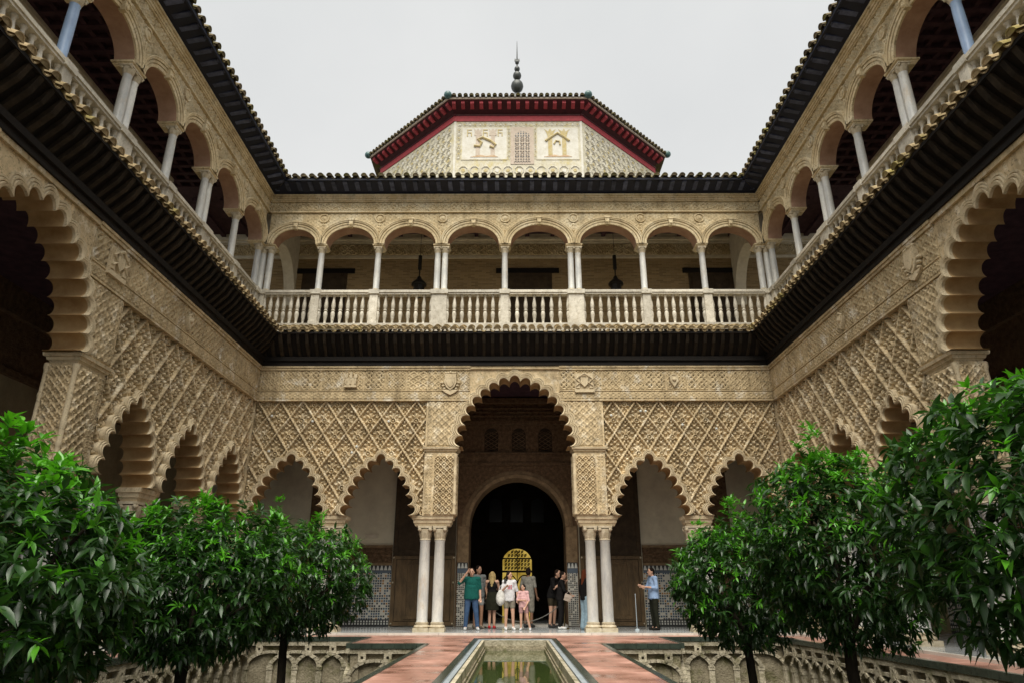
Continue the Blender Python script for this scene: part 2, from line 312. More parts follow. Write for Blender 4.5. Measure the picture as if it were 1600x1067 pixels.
# dark green glazed tile border of the walks, each tile a piece
gt_mesh = MB().box(-.117, .117, -.05, .05, -.10, .006).mesh('border_tile', M_gtile)
def border(x0, y0, x1, y1):
    d = math.hypot(x1-x0, y1-y0); n = int(d/.24); a = math.atan2(y1-y0, x1-x0)
    for i in range(n):
        t = (i+.5)/n; new('border_tile', gt_mesh, wk, (x0+(x1-x0)*t, y0+(y1-y0)*t, ZW), (0, 0, a), (d/n/.24, 1, 1))
for m in (-1, 1):
    border(m*GX, -1.20, m*3.65, -1.20); border(m*3.60, -3.75, m*1.90, -3.75); border(m*1.90, -3.8, m*1.90, -13.5)
    border(m*3.65, -1.25, m*3.65, -3.7); border(m*(GX-.05), -13, m*(GX-.05), -1.25)

# ------------------------------------------------------------------ pool
pool = thing('pool_basin', 'long narrow pool basin edged with green tile and pale marble channel', 'pool', (0, -1.85, ZW))
def frame(x0, x1, yf, z0, z1, wd, name, m):        # U-shaped edging: two long sides and the far end
    for s in (-1, 1): MB().box(min(s*x0, s*x1), max(s*x0, s*x1), -22, yf, z0, z1).build(name, m, pool)
    MB().box(-x1, x1, yf, yf+wd, z0, z1).build(name, m, pool)
frame(.885, 1.0, -.115, -.6, .008, .115, 'tile_border', M_gtile)
frame(.815, .885, -.185, -.6, -.012, .07, 'marble_channel', M_chan)
frame(.80, .815, -.20, -.6, -.045, .015, 'channel_groove', M_zblack)
frame(.74, .80, -.26, -.6, -.022, .06, 'inner_coping', M_rib)
frame(.715, .74, -.285, -.7, -.15, .025, 'pool_ledge', M_gwall)
frame(.69, .715, -.31, -.8, -.20, .025, 'lower_ledge', M_gwall)
MB().box(-.69, .69, -24, -2.17, -.62, -.30).build('water', M_water, kind='structure')

# ------------------------------------------------------------------ sunken garden walls with interlaced arches
SP = .57; RR_ = SP
def rib_mesh(wall_top):
    m = MB(); n = 14; w_ = .05
    for i in range(n):
        a0 = PI*i/n; a1 = PI*(i+1)/n - .018; j = .012*((i*7) % 3 - 1)
        q = []
        for a in (a0, a1):
            for r in (RR_-w_, RR_+w_): q.append((r*math.cos(a), r*math.sin(a)*.62))
        poly = [q[0], q[1], q[3], q[2]]
        v = [(x, -.05+j, z) for x, z in poly] + [(x, .06, z) for x, z in poly]
        m.add(v, [(3,2,1,0),(4,5,6,7),(0,1,5,4),(1,2,6,5),(2,3,7,6),(3,0,4,7)])
    return m.mesh('rib', M_rib)
RIB = rib_mesh(0)
POST = MB().box(-.07, .07, -.035, .06, -.72, 0).box(-.08, .08, -.05, .06, -.06, .03).mesh('post', M_rib)
def corb():
    m = MB(); m.box(-.085, -.03, -.06, .06, -.09, .09); m.box(.03, .085, -.06, .06, -.09, .09); m.box(-.03, .03, -.06, .06, .03, .09); m.box(-.03, .03, -.06, .06, -.09, -.03)
    return m.mesh('corbel', M_rib)
CORB = corb()
def garden_wall(p0, p1, label):
    x0, y0 = p0; x1, y1 = p1; d = math.hypot(x1-x0, y1-y0); a = math.atan2(y1-y0, x1-x0)
    t = thing('garden_wall', label, 'wall', (x0, y0, ZG), (0, 0, a), 'sunken garden walls')
    H = ZW-.10-ZG
    MB().box(0, d, .06, .25, 0, H).build('recessed_wall', M_gwall, t)
    n = max(1, round(d/.9))
    for i in range(n): MB().box(d*i/n+.004, d*(i+1)/n-.004, -.05-.006*(i % 3), .25, H-.10, H).build('cornice_stone', M_rib, t)
    k = round(d/SP); sp = d/k; zs = H-.24-.62*RR_
    for i in range(k+1):
        new('post', POST, t, (i*sp, 0, zs))
        if i < k: new('corbel', CORB, t, ((i+.5)*sp + (0 if True else 0), 0, H-.18))
    for i in range(-1, k):
        lo = i*sp; 
        if lo < -.01 or lo+2*sp > d+.01: continue
        new('rib', RIB, t, (lo+sp, -.002*(i % 2), zs), scale=(sp/SP, 1, 1))
    return t
garden_wall((-GX, -1.18), (-3.66, -1.18), 'far mossy garden wall of interlaced arches left of the pool')
garden_wall((3.66, -1.18), (GX, -1.18), 'far mossy garden wall of interlaced arches right of the pool')
garden_wall((-3.6, -3.72), (-1.92, -3.72), 'short garden wall under the pink platform left of the pool')
garden_wall((1.92, -3.72), (3.6, -3.72), 'short garden wall under the pink platform right of the pool')
garden_wall((-GX+.02, -13.2), (-GX+.02, -1.2), 'long garden wall of interlaced arches along the left walk')
garden_wall((GX-.02, -1.2), (GX-.02, -13.2), 'long garden wall of interlaced arches along the right walk')
garden_wall((-3.64, -1.2), (-3.64, -3.72), 'garden wall on the left flank of the left platform')
garden_wall((3.64, -3.72), (3.64, -1.2), 'garden wall on the right flank of the right platform')
# low grass in the sunken beds
gv = []; gfc = []
for i in range(9000):
    s = random.choice((-1, 1)); x = s*random.uniform(2.0, GX-.1); y = random.uniform(-12, -1.3)
    if abs(x) < 3.7 and y > -3.8: continue
    if math.sin(x*2.1+y*1.3)+math.sin(y*2.7-x) < .1: continue
    h = random.uniform(.05, .16); a = random.uniform(0, 6.28); dx, dy = .012*math.cos(a), .012*math.sin(a); k = len(gv)
    gv += [(x-dx, y-dy, ZG), (x+dx, y+dy, ZG), (x+random.uniform(-.06, .06), y+random.uniform(-.06, .06), ZG+h)]; gfc.append((k, k+1, k+2))
mg = MB(); mg.v = gv; mg.f = gfc
mg.build('grass', M_grass, kind='stuff', label='low green ground cover in the sunken beds', cat='grass')

# ================================================================== relief helpers
def heightfield(w, h, nx, ny, fn, depth, M=None, keep=None, fade=True):
    """relief panel in the x-z plane facing -y, origin at its lower left corner"""
    xs = np.linspace(0, w, nx+1); zs = np.linspace(0, h, ny+1); X, Z = np.meshgrid(xs, zs)
    F = fn(X, Z); 
    if fade:
        e = np.minimum(np.minimum(X, w-X), np.minimum(Z, h-Z)); F = np.where(e < 1e-6, 0, F)
    v = np.stack([X, -depth*F, Z], -1).reshape(-1, 3).tolist(); f = []
    for j in range(ny):
        for i in range(nx):
            if keep is not None and not keep(.5*(xs[i]+xs[i+1]), .5*(zs[j]+zs[j+1])): continue
            a = j*(nx+1)+i; f.append((a, a+1, a+nx+2, a+nx+1))
    m = MB()
    if keep is not None:
        used = sorted({i for q in f for i in q}); mp_ = {k: i for i, k in enumerate(used)}
        v = [v[i] for i in used]; f = [tuple(mp_[i] for i in q) for q in f]
    m.add(v, f, M); return m
def ribbon(d, w): return np.clip(1.25-np.abs(d)/w, 0, 1)
def arabesque(P, ph=0., q=.55):
    def fn(X, Z):
        k = 2*PI/P
        r1 = ribbon(np.sin(k*X+ph)*.5 - np.sin(k*Z), .34)
        r2 = ribbon(np.sin(k*X+ph)*.5 + np.sin(k*Z), .34)
        s = np.sin(2.5*k*X+1.3*np.sin(k*Z)+ph)*np.sin(2.5*k*Z+1.3*np.sin(k*X+ph))
        lf = np.clip(s*1.6-.25, 0, 1)*q
        return np.maximum(np.maximum(r1, r2)*.95, lf)
    return fn
def ogee(P, ph=0., q=.8, as_=1.0):
    def fn(X, Z):
        k = PI/P; kz = 2*PI/(P*1.9); x = k*X+ph; z = kz*Z*as_
        a = np.sin(x+1.15*np.sin(z)); b_ = np.sin(x-1.15*np.sin(z))
        r = np.maximum(ribbon(a, .40), ribbon(b_, .40)); lf = np.clip(np.abs(a*b_)*3.2-2.1, 0, 1)*q
        return np.maximum(r, lf)
    return fn
def starwork(P, ph=0.):
    def fn(X, Z):
        k = 2*PI/P; a = np.cos(k*X+ph); c = np.cos(k*Z); d1 = np.cos(k*(X+Z)*.7071*1.414*.5+ph); d2 = np.cos(k*(X-Z)*.5+ph)
        r = np.maximum(ribbon(a*.6+c*.6, .30), ribbon(a-c, .33)); r = np.maximum(r, ribbon(d1*d2*1.2-.35, .22)*.8)
        return np.maximum(r, np.clip(a*c*1.8-1.0, 0, 1)*.8)
    return fn
def dome(X, Z, cx, cz, rx, rz, rot=0, h=1.):
    c, s = math.cos(rot), math.sin(rot); x = X-cx; z = Z-cz; u = (x*c+z*s)/rx; v = (-x*s+z*c)/rz
    return h*np.sqrt(np.clip(1-u*u-v*v, 0, 1))

# polylobed arch ----------------------------------------------------
class Arch:
    def __init__(s, c, a, H, zs, n, shape, q=0., rf=1.01, k=1.32):
        s.k = k
        s.c, s.zs, s.n = c, zs, n
        half = [(-a*x, H*h) for x, h in shape]; pts = half + [(-x, z) for x, z in half[::-1]][1:]
        P = np.array(pts); d = np.r_[0, np.cumsum(np.hypot(*np.diff(P, axis=0).T))]; Lg = d[-1]
        def at(t): return np.array([np.interp(t, d, P[:, 0]), np.interp(t, d, P[:, 1])])
        s.C = []; s.nrm = []; s.r = .5*Lg/n*rf
        for i in range(n):
            t = (i+.5)*Lg/n; e = at(min(t+.12, Lg))-at(max(t-.12, 0)); e /= np.hypot(*e); nn_ = np.array([-e[1], e[0]])
            s.C.append(at(t)-q*nn_); s.nrm.append(nn_)
        s.top = zs + max(c_[1] for c_ in s.C)+s.r*k
    def outline(s, o=0., npl=8):
        Rr = s.r+o*.30; n = s.n; C = [c_+nn_*o*.62 for c_, nn_ in zip(s.C, s.nrm)]; K = s.k; lobes = []
        for i in range(n):
            e = np.array([s.nrm[i][1], -s.nrm[i][0]])
            def al(j):
                if j < 0 or j >= n: return 0.
                return math.acos(min(1, np.hypot(*(C[j]-C[i]))/2/Rr))
            a0 = PI-al(i-1) if i else PI+.25; a1 = al(i+1) if i < n-1 else -.25
            lobes.append([C[i]+Rr*math.cos(a0+(a1-a0)*k/npl)*e+K*Rr*math.sin(a0+(a1-a0)*k/npl)*s.nrm[i] for k in range(npl+1)])
        for i in range(n-1):
            mid = (lobes[i][-1]+lobes[i+1][0])/2; lobes[i][-1] = mid; lobes[i+1][0] = mid
        return [(s.c+p[0], max(s.zs, s.zs+p[1])) for L_ in lobes for p in L_]
    def strips(s, prof, npl=8):
        m = MB(); rows = [s.outline(o, npl) for o, v in prof]; k = len(rows[0])
        v = [(u, prof[j][1], z) for j in range(len(prof)) for u, z in rows[j]]
        f = [(j*k+i, (j+1)*k+i, (j+1)*k+i+1, j*k+i+1) for j in range(len(prof)-1) for i in range(k-1)]
        return m.add(v, f)
    def wall(s, u0, u1, zt, o, v, flip=False, npl=8):
        ol = []
        for p in s.outline(o, npl):
            if not ol or abs(p[0]-ol[-1][0])+abs(p[1]-ol[-1][1]) > 1e-4: ol.append(p)
        poly = [(u0, s.zs)] + ol + [(u1, s.zs), (u1, zt), (u0, zt)]
        t = tessellate_polygon([[Vector((x, z, 0)) for x, z in poly]])
        f = [tuple(q) for q in t]
        return MB().add([(x, v, z) for x, z in poly], f)
    def contains(s, o):
        ol = np.array(s.outline(o, 5)); xs, zs_ = ol[:, 0], ol[:, 1]; x2, z2 = np.roll(xs, -1), np.roll(zs_, -1)
        dz = np.where(np.abs(z2-zs_) < 1e-12, 1e-12, z2-zs_); sl_ = (x2-xs)/dz; bx = (xs.min(), xs.max(), zs_.min(), zs_.max())
        def f(x, z):
            if x < bx[0] or x > bx[1] or z < bx[2] or z > bx[3]: return False
            c_ = ((zs_ > z) != (z2 > z)) & (x < sl_*(z-zs_)+xs)
            return bool(np.count_nonzero(c_) % 2)
        return f
SMALL = [(1,0),(.97,.07),(.93,.16),(.87,.29),(.79,.43),(.68,.57),(.54,.70),(.37,.82),(.18,.92),(0,1)]
BIG = [(1,0),(.985,.09),(.95,.22),(.89,.38),(.79,.55),(.66,.70),(.5,.82),(.33,.915),(.16,.975),(0,1)]
RIMP = [(-.005,.0),(-.005,-.045),(.03,-.06),(.042,-.05),(.046,-.02),(.058,-.02),(.062,-.05),(.085,-.055),(.096,-.04),(.098,-.01),(.108,-.01),(.112,-.035),(.132,-.035),(.138,.165)]
RIMB = [(-.005,.0),(-.005,-.055),(.05,-.075),(.062,-.06),(.066,-.02),(.08,-.02),(.084,-.055),(.12,-.06),(.13,-.045),(.134,-.01),(.146,-.01),(.15,-.04),(.185,-.04),(.19,.10)]
Z1 = 3.08; Z2 = 5.05; ZP = 6.47; ZF = 6.78; ZT = 7.55

# lower columns ------------------------------------------------------
def merged(*ms):
    r = MB()
    for q in ms: r.add(q.v, q.f)
    return r
COL_SH = MB().lathe([(.152,.24),(.162,.26),(.150,.29),(.152,.9),(.148,1.6),(.140,2.36),(.150,2.38),(.150,2.41)], 24).mesh('column_shaft', M_marble, 40)
COL_BA = MB().box(-.225,.225,-.225,.225,0,.10).lathe([(.205,.10),(.22,.13),(.205,.165),(.175,.18),(.17,.2),(.185,.215),(.185,.235),(.155,.245)], 24).mesh('column_base', M_capital, 40)
def capital(r0, r1, z0, z1, n=16):
    m = MB(); h = z1-z0
    m.lathe([(r0*1.02,z0),(r0*1.12,z0+.04*h),(r0*1.0,z0+.1*h),(r0*1.08,z0+.3*h),(r0*1.25,z0+.55*h),(r1*.98,z0+.8*h)], n)
    for k in range(8):
        a = 2*PI*k/8; Mx = Matrix.Rotation(a, 4, 'Z')
        m.add([(r0*1.0,-.035,z0+.12*h),(r0*1.0,.035,z0+.12*h),(r0*1.3,-.045,z0+.45*h),(r0*1.3,.045,z0+.45*h),(r0*1.42,0,z0+.56*h)], [(0,1,3,2),(2,3,4),(0,2,4),(1,4,3)], Mx)
    for k in range(4):
        a = PI/4+PI/2*k
        m.ball((r1*1.05*math.cos(a), r1*1.05*math.sin(a), z0+.76*h), .16*h, 8, 6)
    m.box(-r1,r1,-r1,r1,z0+.86*h,z1)
    return m
COL_CA = capital(.150, .20, 2.41, 2.80).mesh('capital', M_capital, 40)
def column(root, u, v=.31, dup=None, sh=COL_SH, ba=COL_BA, ca=COL_CA, z=0):
    c = new('column', sh, root, (u, v, z), (0, 0, random.uniform(0, 6)))
    new('capital', ca, c, (0,0,0), (0,0,-c.rotation_euler.z)); new('base', ba, c, (0,0,0), (0,0,-c.rotation_euler.z))
    return c
def stepped(u0, u1, v0, v1, z0, z1, grow):          # moulded slab, wider towards the top
    m = MB(); n = 4; pr = [(0,.0),(.25,.25),(.3,.45),(.6,.55),(.66,.9),(1,1)]
    for i in range(len(pr)-1):
        (a, g0), (b_, g1) = pr[i], pr[i+1]; g0 *= grow; g1 *= grow
        za, zb = z0+(z1-z0)*a, z0+(z1-z0)*b_
        A = [(u0-g0,v0-g0,za),(u1+g0,v0-g0,za),(u1+g0,v1+g0,za),(u0-g0,v1+g0,za)]; B = [(u0-g1,v0-g1,zb),(u1+g1,v0-g1,zb),(u1+g1,v1+g1,zb),(u0-g1,v1+g1,zb)]
        m.add(A+B, [(0,1,5,4),(1,2,6,5),(2,3,7,6),(3,0,4,7)]+([(3,2,1,0)] if i == 0 else [])+([(4,5,6,7)] if i == len(pr)-2 else []))
    return m

# sebka lozenge -------------------------------------------------------
LA, LB = .345, .50; NL = 42
def loz_h(X, Z, kind=0):
    a, b_ = LA, LB; p = np.abs(X)/a+np.abs(Z)/b_
    al = np.abs(X)/a-np.abs(Z)/b_
    edge = .908-.026*np.cos(al*PI*6)
    band = np.where(p > edge, 1.0, 0)+np.where((p > edge-.05) & (p <= edge), .55, 0)
    band = np.where(p > .975, 1.0, band)
    h = np.zeros_like(X)+.02
    D = lambda *k: dome(X, Z, *k)
    P = []
    if kind == 0:
        rr_ = np.hypot(X, Z+.11); P.append(np.clip(1.2-np.abs(rr_-.075)/.028, 0, 1)*.85); P.append(D(0,-.11,.04,.04,0,.95))
        L_ = [(0,.06,.034,.085,0,.8),(.085,.035,.034,.085,-.75,.85),(.185,-.01,.046,.046,0,1.05),(.105,.155,.044,.044,0,1.0),(0,.225,.05,.055,0,1.),(.125,-.15,.032,.055,.9,.8),(.055,-.25,.034,.06,.35,.85),(0,-.345,.03,.045,0,.85),(0,.345,.03,.05,0,.85),(.06,.285,.022,.04,-.4,.6),(.235,.02,.02,.04,0,.6)]
    else:
        rr_ = np.hypot(X, Z+.02); P.append(np.clip(1.2-np.abs(rr_-.085)/.028, 0, 1)*.9); P.append(D(0,-.02,.048,.048,0,1.05))
        L_ = [(.175,-.02,.046,.046,0,1.05),(0,.16,.045,.06,0,.95),(.10,.125,.034,.07,.6,.85),(0,.285,.04,.05,0,.95),(.06,.24,.025,.045,-.4,.7),(.115,-.135,.036,.06,.7,.85),(0,-.20,.045,.055,0,1.),(.06,-.275,.028,.05,.3,.75),(0,-.36,.028,.04,0,.8),(0,.38,.022,.035,0,.7),(.24,.01,.018,.04,0,.6)]
    for cx, cz, rx, rz, rot, hh in L_:
        P.append(D(cx, cz, rx, rz, rot, hh*.9))
        if cx: P.append(D(-cx, cz, rx, rz, -rot, hh*.9))
    for q in P: h = np.maximum(h, q)
    return np.maximum(np.where(p > edge-.02, 0, h), band)
def lozenge(keep=None, kind=0, off=(0,0)):
    s_ = np.linspace(0, 1, NL+1); S, Tt = np.meshgrid(s_, s_); X = LA*(S-Tt); Z = LB*(S+Tt-1)
    h = loz_h(X, Z, kind); v = np.stack([X, -.125*h, Z], -1).reshape(-1, 3); f = []
    n1 = NL+1
    for j in range(NL):
        for i in range(NL):
            a = j*n1+i; q = (a, a+1, a+n1+1, a+n1)
            if keep is not None:
                c_ = (v[a]+v[a+n1+1])*.5
                if not keep(c_[0]+off[0], c_[2]+off[1]): continue
            f.append(q)
    if not f: return None
    m = MB()
    used = sorted({i for q in f for i in q}); mp_ = {k: i for i, k in enumerate(used)}
    m.v = [tuple(v[i]) for i in used]; m.f = [tuple(mp_[i] for i in q) for q in f]
    return m
LOZ = [lozenge(None, k).mesh('lozenge', M_stucco, 179) for k in (0, 1)]

# shared relief panels
FR = [heightfield(.60, .60, 34, 34, fn, .030).mesh('frieze_panel', M_frieze, 179) for fn in (ogee(.20), starwork(.20), ogee(.30, 1.2, .8, 1.5), starwork(.30, .6))]
BAND = heightfield(.80, .22, 44, 12, ogee(.16, .4, .8, 1.6), .026).mesh('ledge_panel', M_frieze, 179)
PIERP = heightfield(.56, 1.72, 46, 140, ogee(.187), .055).mesh('pier_panel', M_stucco, 179)
STRIP = heightfield(.20, 1.72, 14, 122, starwork(.10), .03).mesh('carved_strip', M_stucco, 179)
STRIP2 = heightfield(.20, 1.36, 14, 96, starwork(.10), .03).mesh('carved_strip', M_stucco, 179)
JAMB = heightfield(.44, 1.72, 36, 140, ogee(.147, 0, .8, .9), .055).mesh('jamb_panel', M_stucco, 179)
CNT = MB().lathe([(.055,0),(.06,.03),(.045,.06),(.045,.25),(.06,.29),(.045,.33),(.05,.60),(.062,.66),(.048,.72),(.048,1.1),(.06,1.16),(.045,1.22),(.045,1.60),(.065,1.66),(.065,1.74)], 12).mesh('colonnette', M_rim, 60)

def spandrel(big, u0, u1):
    ins = big.contains(.17)
    return heightfield(u1-u0, 1.36, int((u1-u0)/.026), 52, ogee(.22, .3), .045, Matrix.Translation((u0, -.002, Z2+.03)), keep=lambda x, z: not ins(x+u0, z+Z2+.03))

def bay_side(root, m, piers, smalls, bounds, imposts, sa=1.0):
    """one side of an arcade; m=-1 mirrors; piers=(u near opening, u far side)"""
    p0, p1 = piers
    def B(a, b_): return (min(m*a, m*b_), max(m*a, m*b_))
    # small arches
    archs = []
    for i, c in enumerate(smalls):
        A = Arch(m*c, sa, 1.57, Z1, 13, SMALL); archs.append(A); u0, u1 = B(bounds[i], bounds[i+1])
        q = A.wall(u0, u1, ZP+.05, .09, .148); q2 = A.wall(u0, u1, ZT, .0, T); q.add(q2.v, q2.f)
        q.build('wall_panel', M_stucco, root)
        A.strips(RIMP).build('arch_moulding', M_rim, root, 45)
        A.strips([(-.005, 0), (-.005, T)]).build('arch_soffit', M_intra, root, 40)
    # pier
    u0, u1 = B(p0, p1)
    MB().box(u0, u1, .035, T, Z1, Z2-.17).build('pier', M_stucco, root)
    uu = B(p0+.06, p0+.62)[0]; new('pier_panel', PIERP, root, (uu, .035, Z1+.02))
    uu = B(p0+.67, p0+.87)[0]; new('carved_strip', STRIP, root, (uu, .035, Z1+.02)); 
    new('carved_strip', STRIP2, root, (uu, -.002, Z2+.03))
    new('jamb_panel', JAMB, root, (m*(p0-.001), (.09 if m < 0 else .53), Z1+.02), (0, 0, m*-PI/2 if False else (PI/2 if m < 0 else -PI/2)))
    for vv in (.055, T-.05): new('colonnette', CNT, root, (m*(p0+.01), vv, Z1+.03))
    stepped(u0+.04, u1-.02, .06, T-.06, Z2-.17, Z2, .11).build('upper_impost', M_rim, root)
    # imposts and columns
    for c, hw, dc in imposts:
        a, b_ = B(c-hw, c+hw)
        stepped(a+.12, b_-.12, .16, T-.12, 2.80, Z1, .10).build('impost', M_rim, root)
        for du in dc: column(root, m*c+du)
    # lozenges in the recessed panel
    pu0, pu1 = p1, bounds[-1]; lo, hi = B(pu0, pu1)
    ins = [A.contains(.115) for A in archs]
    def keep(x, z): return lo+.01 < x < hi-.01 and Z1+.02 < z < ZP and not any(t_(x, z) for t_ in ins)
    probe = [(0,.45),(0,-.45),(.3,0),(-.3,0),(.15,.22),(-.15,.22),(.15,-.22),(-.15,-.22)]
    nu = int((pu1-pu0)/LA)+2
    for r in range(-1, 7):
        zc = ZP-LB+.0-LB*r
        for k in range(-1, nu):
            if (k+r) % 2: continue
            uc = m*(pu0+LA*(k+.9)); kd = (k*7+r*3) % 2
            ok = [keep(uc+x*LA/.345, zc+z*LB/.5) for x, z in probe]
            if all(ok): new('lozenge', LOZ[kd], root, (uc, .148, zc))
            elif any(ok):
                q = lozenge(keep, kd, (uc, zc))
                if q and len(q.f) > 6: q.build('lozenge', M_stucco, root, 179, loc=(uc, .148, zc))
    return archs

def frieze(root, u0, u1, skip=None):
    """ledge band, carved panels and top moulding between u0 and u1"""
    n = max(1, round((u1-u0)/.66)); w_ = (u1-u0)/n; rnd = random.Random(int(u0*100))
    for i in range(n):
        a = u0+i*w_
        if skip and skip(a+w_/2): continue
        new('frieze_panel', FR[rnd.randrange(4)], root, (a+.02, -.012, ZF+.01), scale=((w_-.04)/.6, 1, 1.02))
    n = max(1, round((u1-u0)/.82)); w_ = (u1-u0)/n
    for i in range(n):
        a = u0+i*w_
        if skip and skip(a+w_/2): continue
        new('ledge_panel', BAND, root, (a+.008, -.034, ZP+.035), scale=((w_-.016)/.8, 1, 1))
def frieze_back(root, u0, u1):
    m = MB()
    m.box(u0, u1, -.012, .12, ZF-.02, ZT-.13); m.box(u0, u1, -.034, .12, ZP+.015, ZF-.025); m.box(u0, u1, -.055, .12, ZF-.03, ZF); m.box(u0, u1, -.05, .12, ZP-.02, ZP+.018)
    m.box(u0, u1, -.06, .12, ZT-.13, ZT-.06); m.box(u0, u1, -.085, .12, ZT-.06, ZT)
    return m.build('frieze_course', M_frieze, root)
def shield(root, u, z, kind):
    m = MB()
    if kind == 'arms':
        m.prism([(-.17,.22),(.17,.22),(.19,0),(.12,-.16),(0,-.26),(-.12,-.16),(-.19,0)], -.10, 0); m.prism([(-.12,.17),(.12,.17),(.13,0),(.08,-.11),(0,-.18),(-.08,-.11),(-.13,0)], -.125, -.09)
        for k in range(5): m.ball((-.14+.07*k, -.06, .29+.02*(k == 2)), .045, 8, 6)
        m.box(-.17,.17,-.09,0,.22,.26)
        for s_ in (-1, 1):
            for k in range(4): m.ball((s_*(.25-.035*k), -.05, -.02-.09*k), .06-.006*k, 8, 6, (1,1,.7))
        m.prism([(-.26,-.24),(.26,-.24),(.12,-.34),(0,-.40),(-.12,-.34)], -.08, 0)
    elif kind == 'columns':
        m.box(-.29,.29,-.03,.0,-.27,.27); m.box(-.30,.30,-.08,0,-.34,-.25)
        for s_ in (-1, 1):
            m.box(s_*.2-.05, s_*.2+.05, -.09, 0, -.22, .22); m.tube([(s_*.26,-.09,-.15),(s_*.13,-.11,-.05),(s_*.26,-.1,.06),(s_*.14,-.1,.16)], .03, 6)
        m.prism([(-.12,.12),(.12,.12),(.12,-.06),(0,-.18),(-.12,-.06)], -.10, 0); m.tube([(-.15,-.09,.14),(0,-.11,.24),(.15,-.09,.14)], .035, 6)
    elif kind == 'castle':
        m.box(-.17,.17,-.08,0,-.16,.10); m.box(-.19,.19,-.10,0,-.20,-.15)
        for x in (-.14,0,.14): m.box(x-.045,x+.045,-.09,0,.10,.22+(.05 if x == 0 else 0)); m.box(x-.025,x+.025,-.10,-.08,-.10,.02)
    else:
        m.prism([(-.12,.14),(.12,.14),(.13,0),(0,-.2),(-.13,0)], -.09, 0); m.ball((0,-.08,.03), .07, 8, 6); m.tube([(-.13,-.06,.12),(0,-.08,.2),(.13,-.06,.12)], .03, 6)
    m.build({'arms':'coat_of_arms','columns':'carved_crest','castle':'castle_relief'}.get(kind,'small_shield'), M_rim, root, 40, loc=(u, -.03, z))

def big_arch(root, c, u0, u1):
    A = Arch(c, 1.60, 1.99, Z2, 17, BIG)
    q = A.wall(u0, u1, ZT, .15, 0); q2 = A.wall(u0, u1, ZT, 0, T); q.add(q2.v, q2.f); q.build('wall_panel', M_stucco, root)
    A.strips(RIMB, 10).build('arch_moulding', M_rim, root, 45)
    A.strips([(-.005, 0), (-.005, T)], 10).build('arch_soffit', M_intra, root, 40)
    for a_, b2 in ((u0+.06, c-.2), (c+.2, u1-.06)): spandrel(A, a_, b2).build('carved_spandrel', M_stucco, root, 179)
    return A

# ------------------------------------------------------------------ three arcades of the lower storey
back = thing('courtyard_arcade', 'carved stucco arcade across the far end with the tall central arch', 'arcade', (0, 0, 0), group='carved arcades round the court')
for m in (-1, 1):
    bay_side(back, m, (1.74, 2.66), (3.935, 6.575), (2.66, 5.255, W), [(2.36, .62, (-.21, .21)), (5.255, .46, (-.2, .2))], .925)
big_arch(back, 0, -2.66, 2.66)
sk = lambda u: abs(u) < 1.28
for a, b_ in ((-W, -2.66), (2.66, W)): frieze(back, a, b_); frieze_back(back, a, b_)
for a, b_ in ((-2.66, -1.36), (1.36, 2.66)): frieze(back, a, b_); frieze_back(back, a, b_)
MB().box(-1.36, 1.36, -.06, .02, ZT-.10, ZT).build('top_moulding', M_frieze, back)
shield(back, -1.96, 7.02, 'arms'); shield(back, 2.12, 7.04, 'columns'); shield(back, -5.0, 7.06, 'castle'); shield(back, 4.85, 7.06, 'small')
for a, b_ in ((-W-T, -W), (W, W+T)): MB().box(a, b_, .0, T, 0, ZT).build('corner_pier', M_stucco, back)
for m in (-1, 1): column(back, m*(W-.12), .14)

BOSS = MB().ball((0, 0, 0), .042, 10, 6, (1, .6, 1)).mesh('white_boss', M_zwhite, 60)
for u, z in ((-7.32, 6.0), (-6.08, 5.83), (-3.79, 5.83), (-4.69, 5.07), (-4.82, 4.89), (-7.28, 4.93), (2.9, 6.01), (3.79, 6.14), (3.94, 6.14), (5.02, 5.72), (6.02, 5.6)):
    new('white_boss', BOSS, back, (u, .03, z))
side_root = {}
for m, side_name in ((-1, 'left'), (1, 'right')):
    r = thing('courtyard_arcade', 'carved stucco arcade receding along the %s side of the court' % side_name, 'arcade', (m*W, 0, 0), (0, 0, -m*PI/2), group='carved arcades round the court')
    side_root[m] = r
    # local u runs from the corner towards the viewer (times m); the pier is at the far end of the three bays
    C0 = 10.09
    class Flip: pass
    # build with u measured from the big arch centre, mirrored towards the corner
    sub = -m
    def shift_children(before):
        for o in list(r.children):
            if o.name not in before: o.location.x += m*C0
    before = {o.name for o in r.children}
    bay_side(r, sub, (1.74, 2.64), (3.87, 6.34, 8.84), (2.64, 5.09, 7.59, C0), [(2.3, .58, (-.2, .2)), (5.09, .44, (-.17, .17)), (7.59, .44, (-.17, .17))], .895)
    big_arch(r, 0, -2.66, 2.66)
    rng_ = [(2.66, C0), (1.36, 2.66)]
    for a, b_ in rng_:
        lo, hi = min(sub*a, sub*b_), max(sub*a, sub*b_); frieze(r, lo, hi); frieze_back(r, lo, hi)
    lo, hi = min(-sub*1.36, -sub*4.2), max(-sub*1.36, -sub*4.2); frieze(r, lo, hi); frieze_back(r, lo, hi)
    MB().box(-1.36, 1.36, -.06, .02, ZT-.10, ZT).build('top_moulding', M_frieze, r)
    shield(r, sub*2.1, 7.04, 'columns' if m < 0 else 'arms'); shield(r, sub*5.2, 7.04, 'small')
    # beyond the arch, towards the viewer and out of sight: plain pier and wall
    lo, hi = min(-sub*1.74, -sub*2.66), max(-sub*1.74, -sub*2.66)
    MB().box(lo, hi, .035, T, 0, Z2).build('pier', M_stucco, r)
    lo, hi = min(-sub*2.66, -sub*10), max(-sub*2.66, -sub*10)
    MB().box(lo, hi, .1, T, 3.6, ZT).build('wall_panel', M_stucco, r)
    shift_children(before)
# ================================================================== eaves
EL = .60; ZE = 8.50               # lower eave overhang and height of its edge
SIDE_LEN = 15.0; UXF = 11.75
